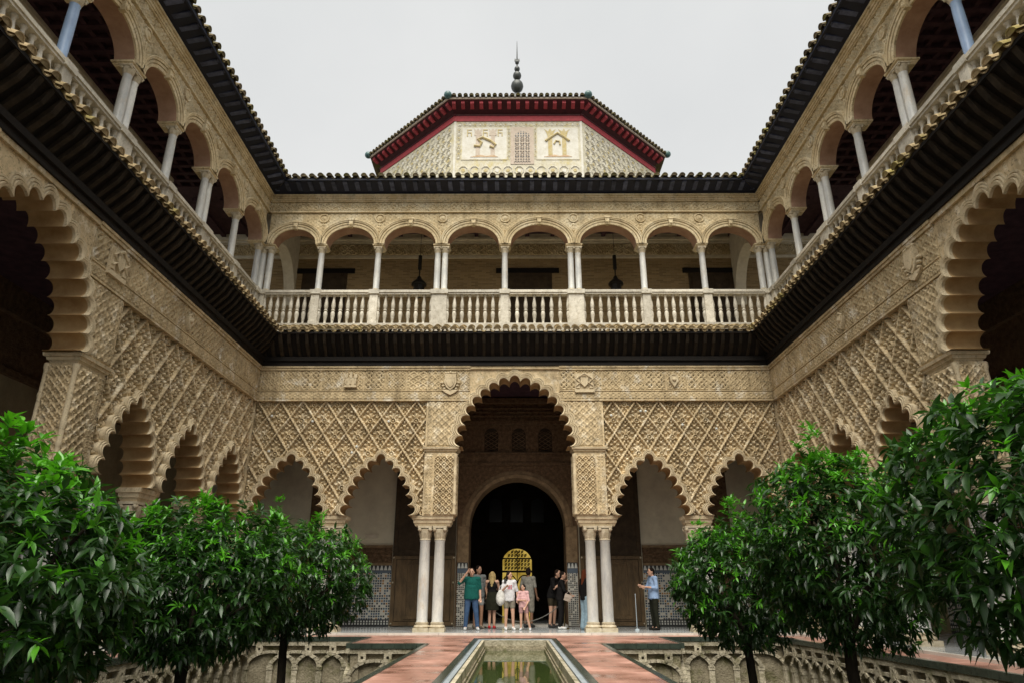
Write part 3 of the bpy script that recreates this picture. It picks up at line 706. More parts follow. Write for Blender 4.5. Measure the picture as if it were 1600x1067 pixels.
# ceilings / floors between the storeys
m = MB(); m.box(-12, 12, .03, 4.2, ZT+.01, 8.55); m.box(-12.2, -W-.03, -22, .03, ZT+.01, 8.55); m.box(W+.03, 12.2, -22, .03, ZT+.01, 8.55)
m.box(-12, 12, .62, 4.2, 8.55, 9.12); m.box(-12.2, -W-.62, -22, .62, 8.55, 9.12); m.box(W+.62, 12.2, -22, .62, 8.55, 9.12)
m.build('ceiling', M_ceil, kind='structure')

m = MB(); m.box(-UXF, UXF, .7, 4.0, 9.122, 9.128); m.box(-UXF, -W-.7, -22, .7, 9.122, 9.128); m.box(W+.7, UXF, -22, .7, 9.122, 9.128)
m.build('upper_floor', M_plaster, kind='structure')  # pale sheet over the slab, added to bounce skylight into the upper galleries
def half_pipe(L_, r0, r1, th, n=8, up=True):
    m = MB(); v = []; s = 1 if up else -1
    for y, r in ((0, r0), (L_, r1)):
        for k in range(n+1):
            a = PI*k/n; v.append((r*math.cos(a), y, s*r*math.sin(a)))
        for k in range(n+1):
            a = PI*k/n; v.append(((r-th)*math.cos(a), y, s*(r-th)*math.sin(a)))
    q = n+1; f = []
    for k in range(n):
        f += [(k, k+1, 2*q+k+1, 2*q+k), (q+k+1, q+k, 3*q+k, 3*q+k+1), (k+1, k, q+k, q+k+1), (2*q+k, 2*q+k+1, 3*q+k+1, 3*q+k)]
    if up:
        v += [((r0-th*.5)*math.cos(PI*k/n), .012, s*(r0-th*.5)*math.sin(PI*k/n)) for k in range(n+1)]; f.append(tuple(4*q+k for k in range(n+1)))
    return m.add(v, f)
def tile_set(sp, r, L_, mt, th=.022):
    return (half_pipe(L_, r, r*.82, th).mesh('roof_tile', mt, 60), half_pipe(L_, r*.86, r*.7, th*.9, up=False).mesh('roof_tile', mt, 60))
LT = tile_set(.27, .105, .46, M_tile); UT = tile_set(.30, .105, .6, M_tiled); TT = tile_set(.30, .12, .6, M_tiled)

def eave_tiles(root, u0, u1, v, z, slope, sp, tiles, courses, mit0=0, mit1=0):
    n = round((u1-u0)/sp); s_ = (u1-u0)/n; rnd = random.Random(5)
    for i in range(n+1):
        for c in range(courses):
            d = c*.36; uu = u0+i*s_
            if (mit0 and uu+ -u0 < d*0) : continue
            new('roof_tile', tiles[0], root, (uu+rnd.uniform(-.012, .012), v+d*math.cos(slope)+rnd.uniform(-.02, .015), z+d*math.sin(slope)+.03*c+rnd.uniform(-.008, .008)), (slope+rnd.uniform(-.03, .03), 0, rnd.uniform(-.05, .05)))
        if i < n:
            new('roof_tile', tiles[1], root, (u0+(i+.5)*s_, v+.03+rnd.uniform(-.015, .015), z+.015), (slope, 0, rnd.uniform(-.04, .04)))

def lower_eave(root, u0, u1, mitre):
    # steep boarded cove from the wall head out to the tile edge; mitre trims the ends at 45 degrees
    ex0, ex1 = (EL if mitre[0] else 0), (EL if mitre[1] else 0)
    v = [(u0, -.03, ZT+.25), (u1, -.03, ZT+.25), (u1-ex1, -EL+.03, ZE-.06), (u0+ex0, -EL+.03, ZE-.06)]
    MB().add(v, [(0,1,2,3)]).build('soffit', M_wood, root)
    mm = MB(); mm.box(u0, u1, -.10, .02, ZT+.004, ZT+.14); mm.box(u0+.03, u1-.03, -.16, -.02, ZT+.14, ZT+.27); mm.build('wall_plate', M_wood, root)
    mm = MB(); mm.box(u0+ex0, u1-ex1, -EL-.01, -EL+.07, ZE-.10, ZE-.03); mm.build('fascia', M_wood, root)
    # roof deck under the tiles up to the balustrade ledge
    mm = MB(); mm.add([(u0+ex0, -EL+.02, ZE-.03), (u1-ex1, -EL+.02, ZE-.03), (u1+.5*bool(mitre[1]), .56, 8.84), (u0-.5*bool(mitre[0]), .56, 8.84)], [(0,1,2,3)]); mm.build('roof_deck', M_tile, root)
    n = round((u1-u0-.3)/.27); sp = (u1-u0-.3)/n
    dz = ZE-.08-ZT-.14; dv = EL-.10-.08
    L_ = math.hypot(dz, dv); an = math.atan2(dz, dv)
    # rafter: long axis along local y, pointing out and up
    for i in range(n+1):
        u = u0+.15+i*sp; k = 1.0
        e = min(u-u0 if mitre[0] else 9, u1-u if mitre[1] else 9)
        if e < EL: k = max(.15, e/EL)
        new('rafter', RAFT, root, (u, -.06, ZT+.27), (0, 0, random.uniform(-.02, .02)), (random.uniform(.85, 1.12), k, k))
def raft():
    m = MB(); top = [(0, .06), (-.36, .42), (-.50, .60)]; bot = [(0, -.07), (-.40, .33), (-.54, .60)]; v = []
    for (y0, z0), (y1, z1) in zip(top, bot): v += [(-.05, y0, z0), (.05, y0, z0), (.05, y1, z1), (-.05, y1, z1)]
    f = [(0,1,2,3), (8,11,10,9)]
    for i in (0, 4):
        for k in range(4): f.append((i+k, i+4+k, i+4+(k+1) % 4, i+(k+1) % 4))
    return m.add(v, f).mesh('rafter', M_woodr)
RAFT = raft()
# local frames: back (0,0,0); sides as for the arcades
def side_frame(m, off): return (m*off, 0, 0), (0, 0, -m*PI/2)
sl = .37
e = thing('tiled_eave', 'mossy clay tiled eave under the balcony at the far end', 'eave', group='tiled eaves of the lower storey')
lower_eave(e, -W, W, (1, 1)); eave_tiles(e, -W+EL, W-EL, -EL-.08, ZE, sl, .27, LT, 3)
for m, nm in ((-1, 'left'), (1, 'right')):
    e = thing('tiled_eave', 'clay tiled eave with dark rafters along the %s wall' % nm, 'eave', *side_frame(m, W), group='tiled eaves of the lower storey')
    lo, hi = (-SIDE_LEN, 0) if m < 0 else (0, SIDE_LEN)
    lower_eave(e, lo, hi, (0, 1) if m < 0 else (1, 0))
    eave_tiles(e, lo+(EL if m > 0 else 0), hi-(EL if m < 0 else 0), -EL-.08, ZE, sl, .27, LT, 3)

# ================================================================== balustrades
ZB0, ZB1 = 9.16, 10.40
BALU = MB().lathe([(.052,0),(.052,.03),(.038,.04),(.03,.07),(.036,.14),(.052,.26),(.056,.33),(.048,.39),(.034,.425),(.05,.44),(.05,.47),(.034,.485),(.046,.53),(.054,.60),(.046,.70),(.030,.82),(.028,.88),(.042,.90),(.05,.92),(.05,.95)], 12).mesh('baluster', M_marblew, 50)
def balustrade(root, posts, u0, u1, n_per):
    """posts: list of (u, half width)"""
    MB().box(u0, u1, -.17, .17, ZB0-.38, ZB0-.02).box(u0, u1, -.14, .14, ZB0-.02, ZB0+.05).build('ledge', M_marblew, root)
    for u, hw in posts:
        q = MB().box(u-hw, u+hw, -.115, .115, ZB0+.05, ZB1-.1); q.box(u-hw-.02, u+hw+.02, -.135, .135, ZB0+.05, ZB0+.13); q.build('pedestal', M_marblew, root)
        MB().box(u-hw-.04, u+hw+.04, -.165, .165, ZB1-.15, ZB1).build('pedestal_cap', M_marblew, root)
    for (a, ha), (b_, hb) in zip(posts[:-1], posts[1:]):
        lo, hi = a+ha, b_+hb*-1
        MB().box(lo+.04, hi-.04, -.14, .14, ZB1-.10, ZB1-.012).box(lo, hi, -.11, .11, ZB1-.16, ZB1-.10).build('rail', M_marblew, root)
        n = n_per if (b_-a) > 1.7 else n_per-1; sp = (hi-lo)/(n+1)
        for i in range(n+2):
            uu = min(max(lo+i*sp, lo+.012), hi-.012)
            new('baluster', BALU, root, (uu, 0, ZB0+.05), (0, 0, random.uniform(0, 6)), (1.28, 1.28, (ZB1-.16-ZB0-.05)/.95))
BC = [(-6.59, .13), (-4.65, .13), (-2.49, .25), (-.33, .13), (2.03, .25), (4.35, .13), (6.38, .13)]
SC = [(1.45, .13), (3.55, .25), (5.6, .13), (7.63, .25), (9.7, .13), (11.75, .25), (13.8, .13)]
br = thing('balustrade', 'pale marble balustrade of the balcony at the far end', 'balustrade', (0, DU, 0), group='balcony balustrades')
balustrade(br, [(-WU+.10, .16)]+BC+[(WU-.10, .16)], -WU+.02, WU-.02, 6)
for m, nm in ((-1, 'left'), (1, 'right')):
    r = thing('balustrade', 'marble balustrade of the balcony along the %s side' % nm, 'balustrade', *side_frame(m, WU), group='balcony balustrades')
    ps = sorted([(m*s, h) for s, h in SC]+[(m*-.40, .12)]); balustrade(r, ps, ps[0][0]-.1, ps[-1][0]+.1, 6)

# ================================================================== upper loggia
ZC = 12.15; ZM = 13.36; ZTU = 14.02
UC_SH = MB().lathe([(.108,.10),(.115,.12),(.102,.15),(.104,.7),(.10,1.2),(.094,1.40),(.102,1.42),(.102,1.44)], 20).mesh('column_shaft', M_marble, 40)
UC_BA = MB().box(-.13,.13,-.13,.13,0,.05).lathe([(.125,.05),(.132,.07),(.12,.09),(.108,.11)], 20).mesh('column_base', M_capital, 40)
UC_CA = capital(.098, .14, 1.44, 1.66).mesh('capital', M_capital, 40)
UFR = [heightfield(.9, .34, 50, 20, fn, .05).mesh('frieze_relief', M_upper, 179) for fn in (ogee(.225, .2, .9, 1.25), ogee(.30, .9, .9, 1.7), starwork(.30, .3))]
def ell(c, a, b_, z0, o, n=26): return [(c+(a+o)*-math.cos(PI*i/n), z0+(b_+o)*math.sin(PI*i/n)) for i in range(n+1)]
def loggia(root, posts, u0, u1, simple=False):
    TU = .46
    ps = posts
    for (a, ha), (b_, hb) in zip(ps[:-1], ps[1:]):
        c = (a+b_)/2; half = (b_-a)/2-.15-.45*max(0, ha-.13)-.45*max(0, hb-.13)
        rise = min(.74, half*.80)
        z0 = ZC
        poly = [(a, z0)]+ell(c, half, rise, z0, .10)+[(b_, z0), (b_, ZTU), (a, ZTU)]
        t = tessellate_polygon([[Vector((x, z, 0)) for x, z in poly]]); q = MB().add([(x, 0, z) for x, z in poly], [tuple(k) for k in t])
        poly2 = [(a, z0)]+ell(c, half, rise, z0, 0)+[(b_, z0), (b_, ZTU), (a, ZTU)]
        t = tessellate_polygon([[Vector((x, z, 0)) for x, z in poly2]]); q.add([(x, TU, z) for x, z in poly2], [tuple(k) for k in t])
        q.build('spandrel', M_upper, root)
        # moulded archivolt
        pr = [(0,0),(0,-.05),(.075,-.06),(.08,-.035),(.09,-.035),(.095,-.075),(.15,-.085),(.155,-.055),(.17,-.055),(.175,-.105),(.215,-.115),(.225,-.13),(.25,-.13),(.255,.03)]
        n = 26; v = []; f = []
        for o, y in pr: v += [(min(max(x, a+.004), b_-.004), y, max(z, z0)) for x, z in ell(c, half, rise, z0, o, n)]
        for j in range(len(pr)-1):
            for i in range(n): k = n+1; f.append((j*k+i, (j+1)*k+i, (j+1)*k+i+1, j*k+i+1))
        MB().add(v, f).build('arch_moulding', M_upper, root, 40)
        v = [(x, y, z) for y in (0, TU) for x, z in ell(c, half, rise, z0, 0, n)]
        MB().add(v, [(i, n+1+i, n+2+i, i+1) for i in range(n)]).build('arch_soffit', M_pink, root, 60)
        w_ = b_-a; cz_ = ZM-.22
        def kp(x, z):
            if ((x+a-c)/(half+.24))**2+((z+ZC+.1-z0)/(rise+.24))**2 < 1: return False
            return min(math.hypot(x, z+ZC+.1-cz_), math.hypot(x-w_, z+ZC+.1-cz_)) > .17
        heightfield(w_, ZM-ZC-.12, int(w_/.028), 38, ogee(.19, .5, .9, 1.3), .05, keep=kp).build('spandrel_relief', M_upper, root, 179, loc=(a, -.002, ZC+.1))
        # keystone scroll
        kz = z0+rise; q = MB(); q.prism([(-.05, kz-.04), (.05, kz-.04), (.085, kz+.25), (-.085, kz+.25)], -.15, 0); q.box(-.10, .10, -.17, 0, kz+.2, kz+.27); q.ball((0, -.15, kz+.04), .055, 8, 6)
        q.build('keystone', M_upper, root, 40, loc=(c, 0, 0))
    for i, (u, h) in enumerate(ps):
        if 0 < i < len(ps)-1 or True:
            # medallion with scrolls in the spandrel
            q = MB(); 
            rg = [(.0,-.05),(.09,-.055),(.12,-.03),(.135,-.07),(.17,-.07),(.18,0)]
            v = []; f = []; n = 18
            for r_, y in rg: v += [(r_*math.cos(2*PI*k/n), y, r_*math.sin(2*PI*k/n)) for k in range(n)]
            for j in range(len(rg)-1):
                for k in range(n): f.append((j*n+k, j*n+(k+1) % n, (j+1)*n+(k+1) % n, (j+1)*n+k))
            q.add(v, f); q.ball((.02, -.05, .0), .06, 8, 6, (1, .5, 1.2)); q.box(-.012, .012, -.055, 0, -.5, -.2)
            for k in range(3): q.ball((0, -.03, -.25-.11*k), .06-.012*k, 8, 6, (1, .6, .8))
            if u0+.15 < u < u1-.15: q.build('medallion', M_upper, root, 40, loc=(u, 0, ZM-.22))
        du = (0,) if h < .2 else (-.125, .125)
        for d in du: column(root, u+d, .12, sh=UC_SH, ba=UC_BA, ca=UC_CA, z=ZB1)
        q = stepped(u-h*.75-.02, u+h*.75+.02, .04, .40, ZC-.12, ZC+.002, .08); q.build('impost', M_upper, root)
    # entablature: mouldings, frieze relief, cornice
    q = MB(); q.box(u0, u1, -.09, .1, ZM, ZM+.045); q.box(u0, u1, -.06, .1, ZM+.045, ZM+.075); q.box(u0, u1, -.07, .1, ZM+.43, ZM+.47)
    q.build('moulding', M_upper, root)
    q = MB(); q.box(u0, u1, -.10, .1, ZTU-.19, ZTU-.12); q.box(u0, u1, -.13, .1, ZTU-.12, ZTU-.05); q.box(u0, u1, -.17, .1, ZTU-.05, ZTU+.02); q.build('cornice', M_upper, root)
    n = round((u1-u0)/.92); w_ = (u1-u0)/n
    for i in range(n): new('frieze_relief', UFR[(i*5) % 3], root, (u0+i*w_+.01, -.004, ZM+.082), scale=((w_-.02)/.9, 1, 1))
lr = thing('upper_loggia', 'upper storey gallery of round arches at the far end', 'loggia', (0, DU, 0), group='upper galleries round the court')
loggia(lr, [(-WU+.10, .25)]+BC+[(WU-.10, .25)], -WU+.0, WU-.0)
for m, nm in ((-1, 'left'), (1, 'right')):
    r = thing('upper_loggia', 'upper storey gallery of round arches along the %s side' % nm, 'loggia', *side_frame(m, WU), group='upper galleries round the court')
    UC_BL = UC_SH.copy(); UC_BL.materials[0] = M_blue
    ps = sorted([(m*s, h) for s, h in SC]+[(m*-.55, .13)]); lo, hi = min(ps[0][0], m*-DU), max(ps[-1][0], m*-DU); loggia(r, ps, lo, hi)
    for o in list(r.children):
        if o.data == UC_SH and abs(abs(o.location.x)-9.7) < .3: o.data = UC_BL

# ------------------------------------------------------------------ upper eaves
EU = .75; ZEU = 14.34
RBR = MB().box(-.07, .07, -.62, .0, -.06, .07).box(-.05, .05, -.68, -.60, -.03, .06).mesh('rafter_end', M_navy2)
def upper_eave(root, u0, u1, mit):
    ex0, ex1 = (EU if mit[0] else 0), (EU if mit[1] else 0)
    MB().add([(u0, -.02, ZTU+.03), (u1, -.02, ZTU+.03), (u1-ex1, -EU+.03, ZEU-.06), (u0+ex0, -EU+.03, ZEU-.06)], [(0,1,2,3)]).build('soffit', M_navy, root)
    MB().box(u0+ex0, u1-ex1, -EU-.0, -EU+.05, ZEU-.12, ZEU-.02).build('fascia', M_navy, root)
    MB().add([(u0+ex0, -EU+.02, ZEU-.02), (u1-ex1, -EU+.02, ZEU-.02), (u1+1*bool(mit[1]), 1.0, ZEU+.5), (u0-1*bool(mit[0]), 1.0, ZEU+.5)], [(0,1,2,3)]).build('roof_deck', M_tiled, root)
    n = round((u1-u0-.6)/.40); sp = (u1-u0-.6)/n
    for i in range(n+1):
        u = u0+.3+i*sp; e_ = min(u-u0 if mit[0] else 9, u1-u if mit[1] else 9); k = min(1, e_/EU) if e_ < EU else 1
        new('rafter_end', RBR, root, (u, -.03, ZTU+.12), (-.20, 0, 0), (1, k, 1))
    eave_tiles(root, u0+ex0, u1-ex1, -EU-.08, ZEU, .33, .295, UT, 1)
e = thing('roof_eave', 'dark blue roof eave with clay tile edge at the far end', 'eave', (0, DU, 0), group='roof eaves round the court')
upper_eave(e, -WU, WU, (1, 1))
for m, nm in ((-1, 'left'), (1, 'right')):
    e = thing('roof_eave', 'dark blue roof eave with tile edge along the %s side' % nm, 'eave', (m*WU, DU, 0), (0, 0, -m*PI/2), group='roof eaves round the court')
    upper_eave(e, *((-SIDE_LEN, 0) if m < 0 else (0, SIDE_LEN)), (0, 1) if m < 0 else (1, 0))

# ================================================================== upper gallery rooms
UY = 4.0; UX = WU+3.2
m = MB(); m.box(-14, 14, DU+.05, UY+6, 14.32, 14.5); m.box(-UX-2, -WU-.05, -22, DU+.05, 14.32, 14.5); m.box(WU+.05, UX+2, -22, DU+.05, 14.32, 14.5)
uc = m.build('upper_ceiling', M_ceil, kind='structure')
# coffer beams under the ceilings
q = MB()
for i in range(24):
    x = -11.5+i*1.0; q.box(x-.08, x+.08, DU+.5, UY, 14.20, 14.33)
for s_ in (-1, 1):
    for i in range(44):
        y = .3-i*.42; q.box(min(s_*(WU+.47), s_*UX), max(s_*(WU+.47), s_*UX), y-.07, y+.07, 14.16, 14.33)
    for i in range(6):
        x = s_*(WU+.75+i*.45); q.box(x-.06, x+.06, -18, .4, 14.19, 14.33)
q.build('ceiling_beam', M_ceil, uc)
def gallery_wall_upper(root, u0, u1, doors):
    MB().box(u0, u1, 0, .3, 9.12, 13.30).build('brick_wall', M_brick, root)
    q = MB(); q.box(u0, u1, -.05, .3, 13.30, 13.40); q.box(u0, u1, -.02, .3, 13.40, 13.95); q.box(u0, u1, -.10, .3, 13.95, 14.05); q.box(u0, u1, -.18, .3, 14.05, 14.16); q.box(u0, u1, -.14, .3, 14.16, 14.32)
    q.build('cornice', M_white, root)
    n = round((u1-u0)/.9)
    for i in range(n): new('frieze_relief', UFR[i % 2], root, (u0+(u1-u0)*i/n, -.025, 13.44), scale=(1, 1.2, 1.4))
    for a, b_ in doors:
        MB().box(a-.22, b_+.28, -.06, .05, 12.66, 12.86).build('lintel', M_wood, root)
        d = MB(); d.box(a, b_, -.03, .05, 9.13, 12.66); 
        for k in range(2):
            xa = a+(b_-a)*k/2+.12; xb = a+(b_-a)*(k+1)/2-.12
            for z in (9.4, 10.5, 11.6): d.box(xa, xb, -.06, -.02, z, z+.9)
        d.build('door', M_doord, root)
r = thing('gallery_wall', 'brick back wall of the far upper gallery with dark doors', 'wall', (0, UY, 0), group='back walls of the upper galleries')
gallery_wall_upper(r, -13.5, 13.5, [(-8.25, -6.5), (-.5, 1.45), (6.75, 8.5)])
for m, nm in ((-1, 'left'), (1, 'right')):
    r = thing('gallery_wall', 'brick back wall of the %s upper gallery' % nm, 'wall', (m*UX, 0, 0), (0, 0, -m*PI/2), group='back walls of the upper galleries')
    gallery_wall_upper(r, *((-18, -.2) if m < 0 else (.2, 18)), [(-7.5, -6), (-3.5, -2.2)] if m < 0 else [(2.2, 3.5), (6, 7.5)])
# cross arches at the corners of the upper gallery
for m, nm in ((-1, 'left'), (1, 'right')):
    n = 18; zb = 11.3; q = MB(); prof = []
    y0, y1 = DU+.46, UY-.02; cy = (y0+y1)/2; a = (y1-y0)/2-.05
    pts_in = [(cy-a*math.cos(PI*i/n), zb+1.75*math.sin(PI*i/n)) for i in range(n+1)]
    poly = [(y0, zb)]+pts_in+[(y1, zb), (y1, 14.3), (y0, 14.3)]
    q.prism(poly, -.2, .2)
    o = q.build('cross_arch', M_white, None, loc=(m*(WU+.12), 0, 0), rot=(0, 0, PI/2), label='pale cross arch closing the %s end of the far upper gallery' % nm, cat='arch', group='cross arches of the upper gallery')
# hanging lanterns
for u, nm in ((-3.55, 'left'), (3.75, 'right')):
    t = thing('hanging_lantern', 'dark metal lantern hanging in the far upper gallery, %s one' % nm, 'lantern', (u, 3.0, -.38), group='lanterns of the upper gallery')
    MB().lathe([(.07,12.72),(.07,13.28),(.008,13.30),(.008,14.7)], 12).build('stem', M_iron, t)
    MB().lathe([(.02,12.45),(.03,12.72)], 8).build('chain', M_iron, t)
    MB().lathe([(.03,12.45),(.08,12.38),(.10,12.3),(.24,12.18),(.28,12.12),(.28,12.07),(.22,12.05)], 12).build('lantern_roof', M_iron, t, 40)
    MB().lathe([(.21,12.05),(.19,11.75),(.12,11.62),(.05,11.55)], 8).build('lantern_body', M_iron, t)

# ================================================================== lower gallery, inner walls
GY = 3.6
gw = thing('gallery_wall', 'plaster back wall of the far gallery with mosaic dado and carved portal', 'wall', (0, GY, 0))
DW = 1.62; DC = .08                                  # doorway half width and centre
def arch_poly(c, a, zs, n=28): return [(c-a*math.cos(PI*i/n), zs+a*math.sin(PI*i/n)) for i in range(n+1)]
zs_d = 3.1
poly = [(-12, 0), (DC-DW, 0)]+arch_poly(DC, DW, zs_d)+[(DC+DW, 0), (12, 0), (12, ZT), (-12, ZT)]
q = MB().prism(poly, 0, .9); q.build('plaster_wall', M_plaster, gw)
# portal: brown carved surround round the doorway
pp = [(DC-2.02, 0), (DC-DW-.002, 0)]+arch_poly(DC, DW+.002, zs_d)+[(DC+DW+.002, 0), (DC+2.02, 0), (DC+2.02, 5.12), (DC-2.02, 5.12)]
MB().prism(pp, -.05, .02).build('portal_surround', M_brown, gw)
n = 28; rows = [(DW-.02, .92), (DW-.02, -.10), (DW+.10, -.12), (DW+.12, -.08), (DW+.20, -.08), (DW+.24, -.05)]
v = [(x, y, z) for a, y in rows for x, z in arch_poly(DC, a, zs_d, n)]
MB().add(v, [(j*(n+1)+i, (j+1)*(n+1)+i, (j+1)*(n+1)+i+1, j*(n+1)+i+1) for j in range(len(rows)-1) for i in range(n)]).build('portal_arch', M_brownl, gw, 40)
for s_ in (-1, 1):
    MB().box(DC+s_*DW-.022, DC+s_*DW+.022, -.06, .92, .06, zs_d).build('jamb_lining', M_brown, gw)
    u = DC+s_*(DW+.18)
    MB().box(u-.18, u+.18, -.075, .0, 1.95, 3.1).build('jamb_stucco', M_brownl, gw)
    MB().box(u-.17, u+.17, -.085, .0, .02, 1.62).build('jamb_tile', M_zel2, gw)
    MB().box(u-.17, u+.17, -.088, .0, 1.62, 1.76).build('tile_band', M_zblue, gw)
    q = MB()
    q.box(u-.17, u+.17, -.085, 0, 1.76, 1.95); q.build('tile_ground', M_zblack, gw)
    q = MB()
    for k in range(3): x = u-.113+.113*k; q.prism([(x-.05, 1.77), (x+.05, 1.77), (x+.018, 1.92), (x-.018, 1.92)], -.092, -.084)
    q.build('tile_merlon', M_zwhite, gw)
# beam, lattice windows and frieze above the portal
MB().box(-2.35, 2.5, -.14, .0, 5.12, 5.22).box(-2.35, 2.5, -.10, .0, 5.22, 5.50).box(-2.35, 2.5, -.16, 0, 5.50, 5.56).build('portal_beam', M_brown, gw)
MB().box(-2.35, 2.5, -.04, .0, 5.56, 6.56).build('window_band', M_brown, gw)
for c in (-.82, .14, 1.06):
    pz = [(-.24, 5.62), (.24, 5.62)]+[(.24*math.cos(PI*i/8), 6.2+.24*math.sin(PI*i/8)) for i in range(9)]
    f_ = MB().prism(pz, -.055, -.03).build('window', M_dark, gw, loc=(c, 0, 0))
    q = MB()
    for k in range(-3, 5): q.tube([(-.22, -.065, 5.62+.14*k), (.22, -.065, 5.9+.14*k)], .012, 4); q.tube([(.22, -.065, 5.62+.14*k), (-.22, -.065, 5.9+.14*k)], .012, 4)
    q.v = [(x, y, min(max(z, 5.63), 6.36)) for x, y, z in q.v]; q.build('lattice', M_brown, f_)
    MB().box(c-.33, c-.24, -.08, 0, 5.58, 6.5).box(c+.24, c+.33, -.08, 0, 5.58, 6.5).build('window_jamb', M_brown, gw)
MB().box(-2.35, 2.5, -.12, .0, 6.56, 6.70).box(-2.35, 2.5, -.07, .0, 6.70, 7.32).box(-2.35, 2.5, -.2, 0, 7.32, 7.5).build('portal_frieze', M_brown, gw)
BFR = heightfield(.8, .5, 44, 28, arabesque(.27, .3), .06).mesh('portal_relief', M_brown, 179)
for k in range(6): new('portal_relief', BFR, gw, (-2.35+.81*k, -.072, 6.75))
# door jamb depth and dado
def dado(root, u0, u1, frieze_=True):
    MB().box(u0, u1, -.022, 0, .22, 1.62).build('mosaic_dado', M_zel, root)
    MB().box(u0, u1, -.03, 0, .0, .22).build('tile_plinth', M_zblack, root)
    n = int((u1-u0)/.09); q = MB()
    for i in range(n):
        x = u0+(u1-u0)*(i+.5)/n
        for z in (.06, .13): q.box(x-.024, x+.024, -.034, -.029, z, z+.05)
    q.build('plinth_checker', M_zwhite, root, kind='stuff')
    MB().box(u0, u1, -.024, 0, 1.62, 1.70).build('tile_band', M_zblue, root); MB().box(u0, u1, -.024, 0, 1.70, 1.86).build('tile_ground', M_zblack, root)
    n = max(1, int((u1-u0)/.13)); q = MB()
    for i in range(n): x = u0+(u1-u0)*(i+.5)/n; q.prism([(x-.055, 1.71), (x+.055, 1.71), (x+.016, 1.85), (x-.016, 1.85)], -.03, -.023)
    q.build('tile_merlon', M_zwhite, root, kind='stuff')
    MB().box(u0, u1, -.05, 0, 1.86, 1.93).box(u0, u1, -.02, 0, 1.93, 2.42).box(u0, u1, -.06, 0, 2.42, 2.50).build('dado_frieze', M_brownl, root)
    n = max(1, round((u1-u0)/.8))
    for i in range(n): new('frieze_relief', BFR, root, (u0+(u1-u0)*i/n, -.022, 1.94), scale=((u1-u0)/n/.8, .5, .95))
for a, b_ in ((-11.4, -6.9), (-6.0, -4.05), (4.2, 6.3), (7.2, 11.4)): dado(gw, a, b_)
for a, b_ in ((-6.9, -6.0), (6.3, 7.2)):
    MB().box(a, b_, -.03, .0, 0, 4.9).build('lattice_panel', M_brown, gw); MB().box(a-.06, b_+.06, -.07, .0, 4.9, 5.05).build('lintel', M_brownl, gw)
MB().box(-5.0, -4.55, -.03, 0, 2.72, 2.86).box(-4.96, -4.59, -.034, -.03, 2.74, 2.84).build('vent_plate', M_white, gw)
# threshold step and dark hall behind
MB().box(DC-DW, DC+DW, GY, GY+.9, 0, .06).build('threshold', M_edge, label='pale marble threshold step in the dark doorway', cat='step')
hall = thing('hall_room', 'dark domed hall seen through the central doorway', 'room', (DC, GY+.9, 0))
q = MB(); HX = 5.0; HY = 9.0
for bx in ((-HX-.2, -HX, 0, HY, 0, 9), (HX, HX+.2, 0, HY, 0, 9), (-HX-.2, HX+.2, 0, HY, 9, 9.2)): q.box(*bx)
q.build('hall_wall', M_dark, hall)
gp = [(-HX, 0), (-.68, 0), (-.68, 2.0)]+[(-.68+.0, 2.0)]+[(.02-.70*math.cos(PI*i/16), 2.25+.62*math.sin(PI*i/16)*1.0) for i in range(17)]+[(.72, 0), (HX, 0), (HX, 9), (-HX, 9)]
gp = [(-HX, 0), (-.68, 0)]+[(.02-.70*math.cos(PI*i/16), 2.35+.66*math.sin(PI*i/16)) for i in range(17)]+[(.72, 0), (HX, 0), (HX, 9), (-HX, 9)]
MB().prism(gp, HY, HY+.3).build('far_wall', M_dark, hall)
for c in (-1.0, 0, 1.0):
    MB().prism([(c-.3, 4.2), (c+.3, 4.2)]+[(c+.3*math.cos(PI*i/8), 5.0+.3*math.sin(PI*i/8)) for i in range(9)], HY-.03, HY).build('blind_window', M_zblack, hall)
# yellow court seen beyond, and its iron gate
MB().box(-1.6, 1.6, HY+2.2, HY+2.3, -.2, 4).build('yellow_wall', M_glow, hall)
MB().box(-.52, .56, HY+.12, HY+.16, 0, 1.12).build('dark_screen', M_dark, hall)
gate = thing('iron_gate', 'black wrought iron grille in the far archway against yellow light', 'gate', (DC+.02, GY+.9+HY-.04, 0))
q = MB()
q.box(-.70, .70, -.03, .03, 1.93, 2.02); q.box(-.70, .70, -.03, .03, 2.52, 2.58); q.box(-.02, .02, -.03, .03, 1.1, 2.9)
q.build('gate_bar', M_iron, gate)
for s_ in (-1, 1):
    MB().tube([(s_*.35+.32*math.cos(PI*i/12), 0, 1.45+.36*math.sin(PI*i/12)) for i in range(13)], .03, 6).build('gate_arch', M_iron, gate)
    q = MB()
    for zz, kk in ((2.06, 4), (2.22, 4), (2.38, 4), (2.62, 3), (2.78, 2)):
        for k in range(kk):
            x = s_*(.08+.15*k); cz = zz+.06
            q.tube([(x+.055*math.cos(6.28*j/9)*(1-.05*j), 0, cz+.065*math.sin(6.28*j/9)*(1-.05*j)) for j in range(10)], .017, 4)
            q.tube([(x-.06, 0, cz-.08), (x+.06, 0, cz+.09)], .014, 4)
    q.build('scroll_work', M_iron, gate)
    MB().box(s_*.70-.02, s_*.70+.02, -.03, .03, 0, 2.5).build('gate_stile', M_iron, gate)

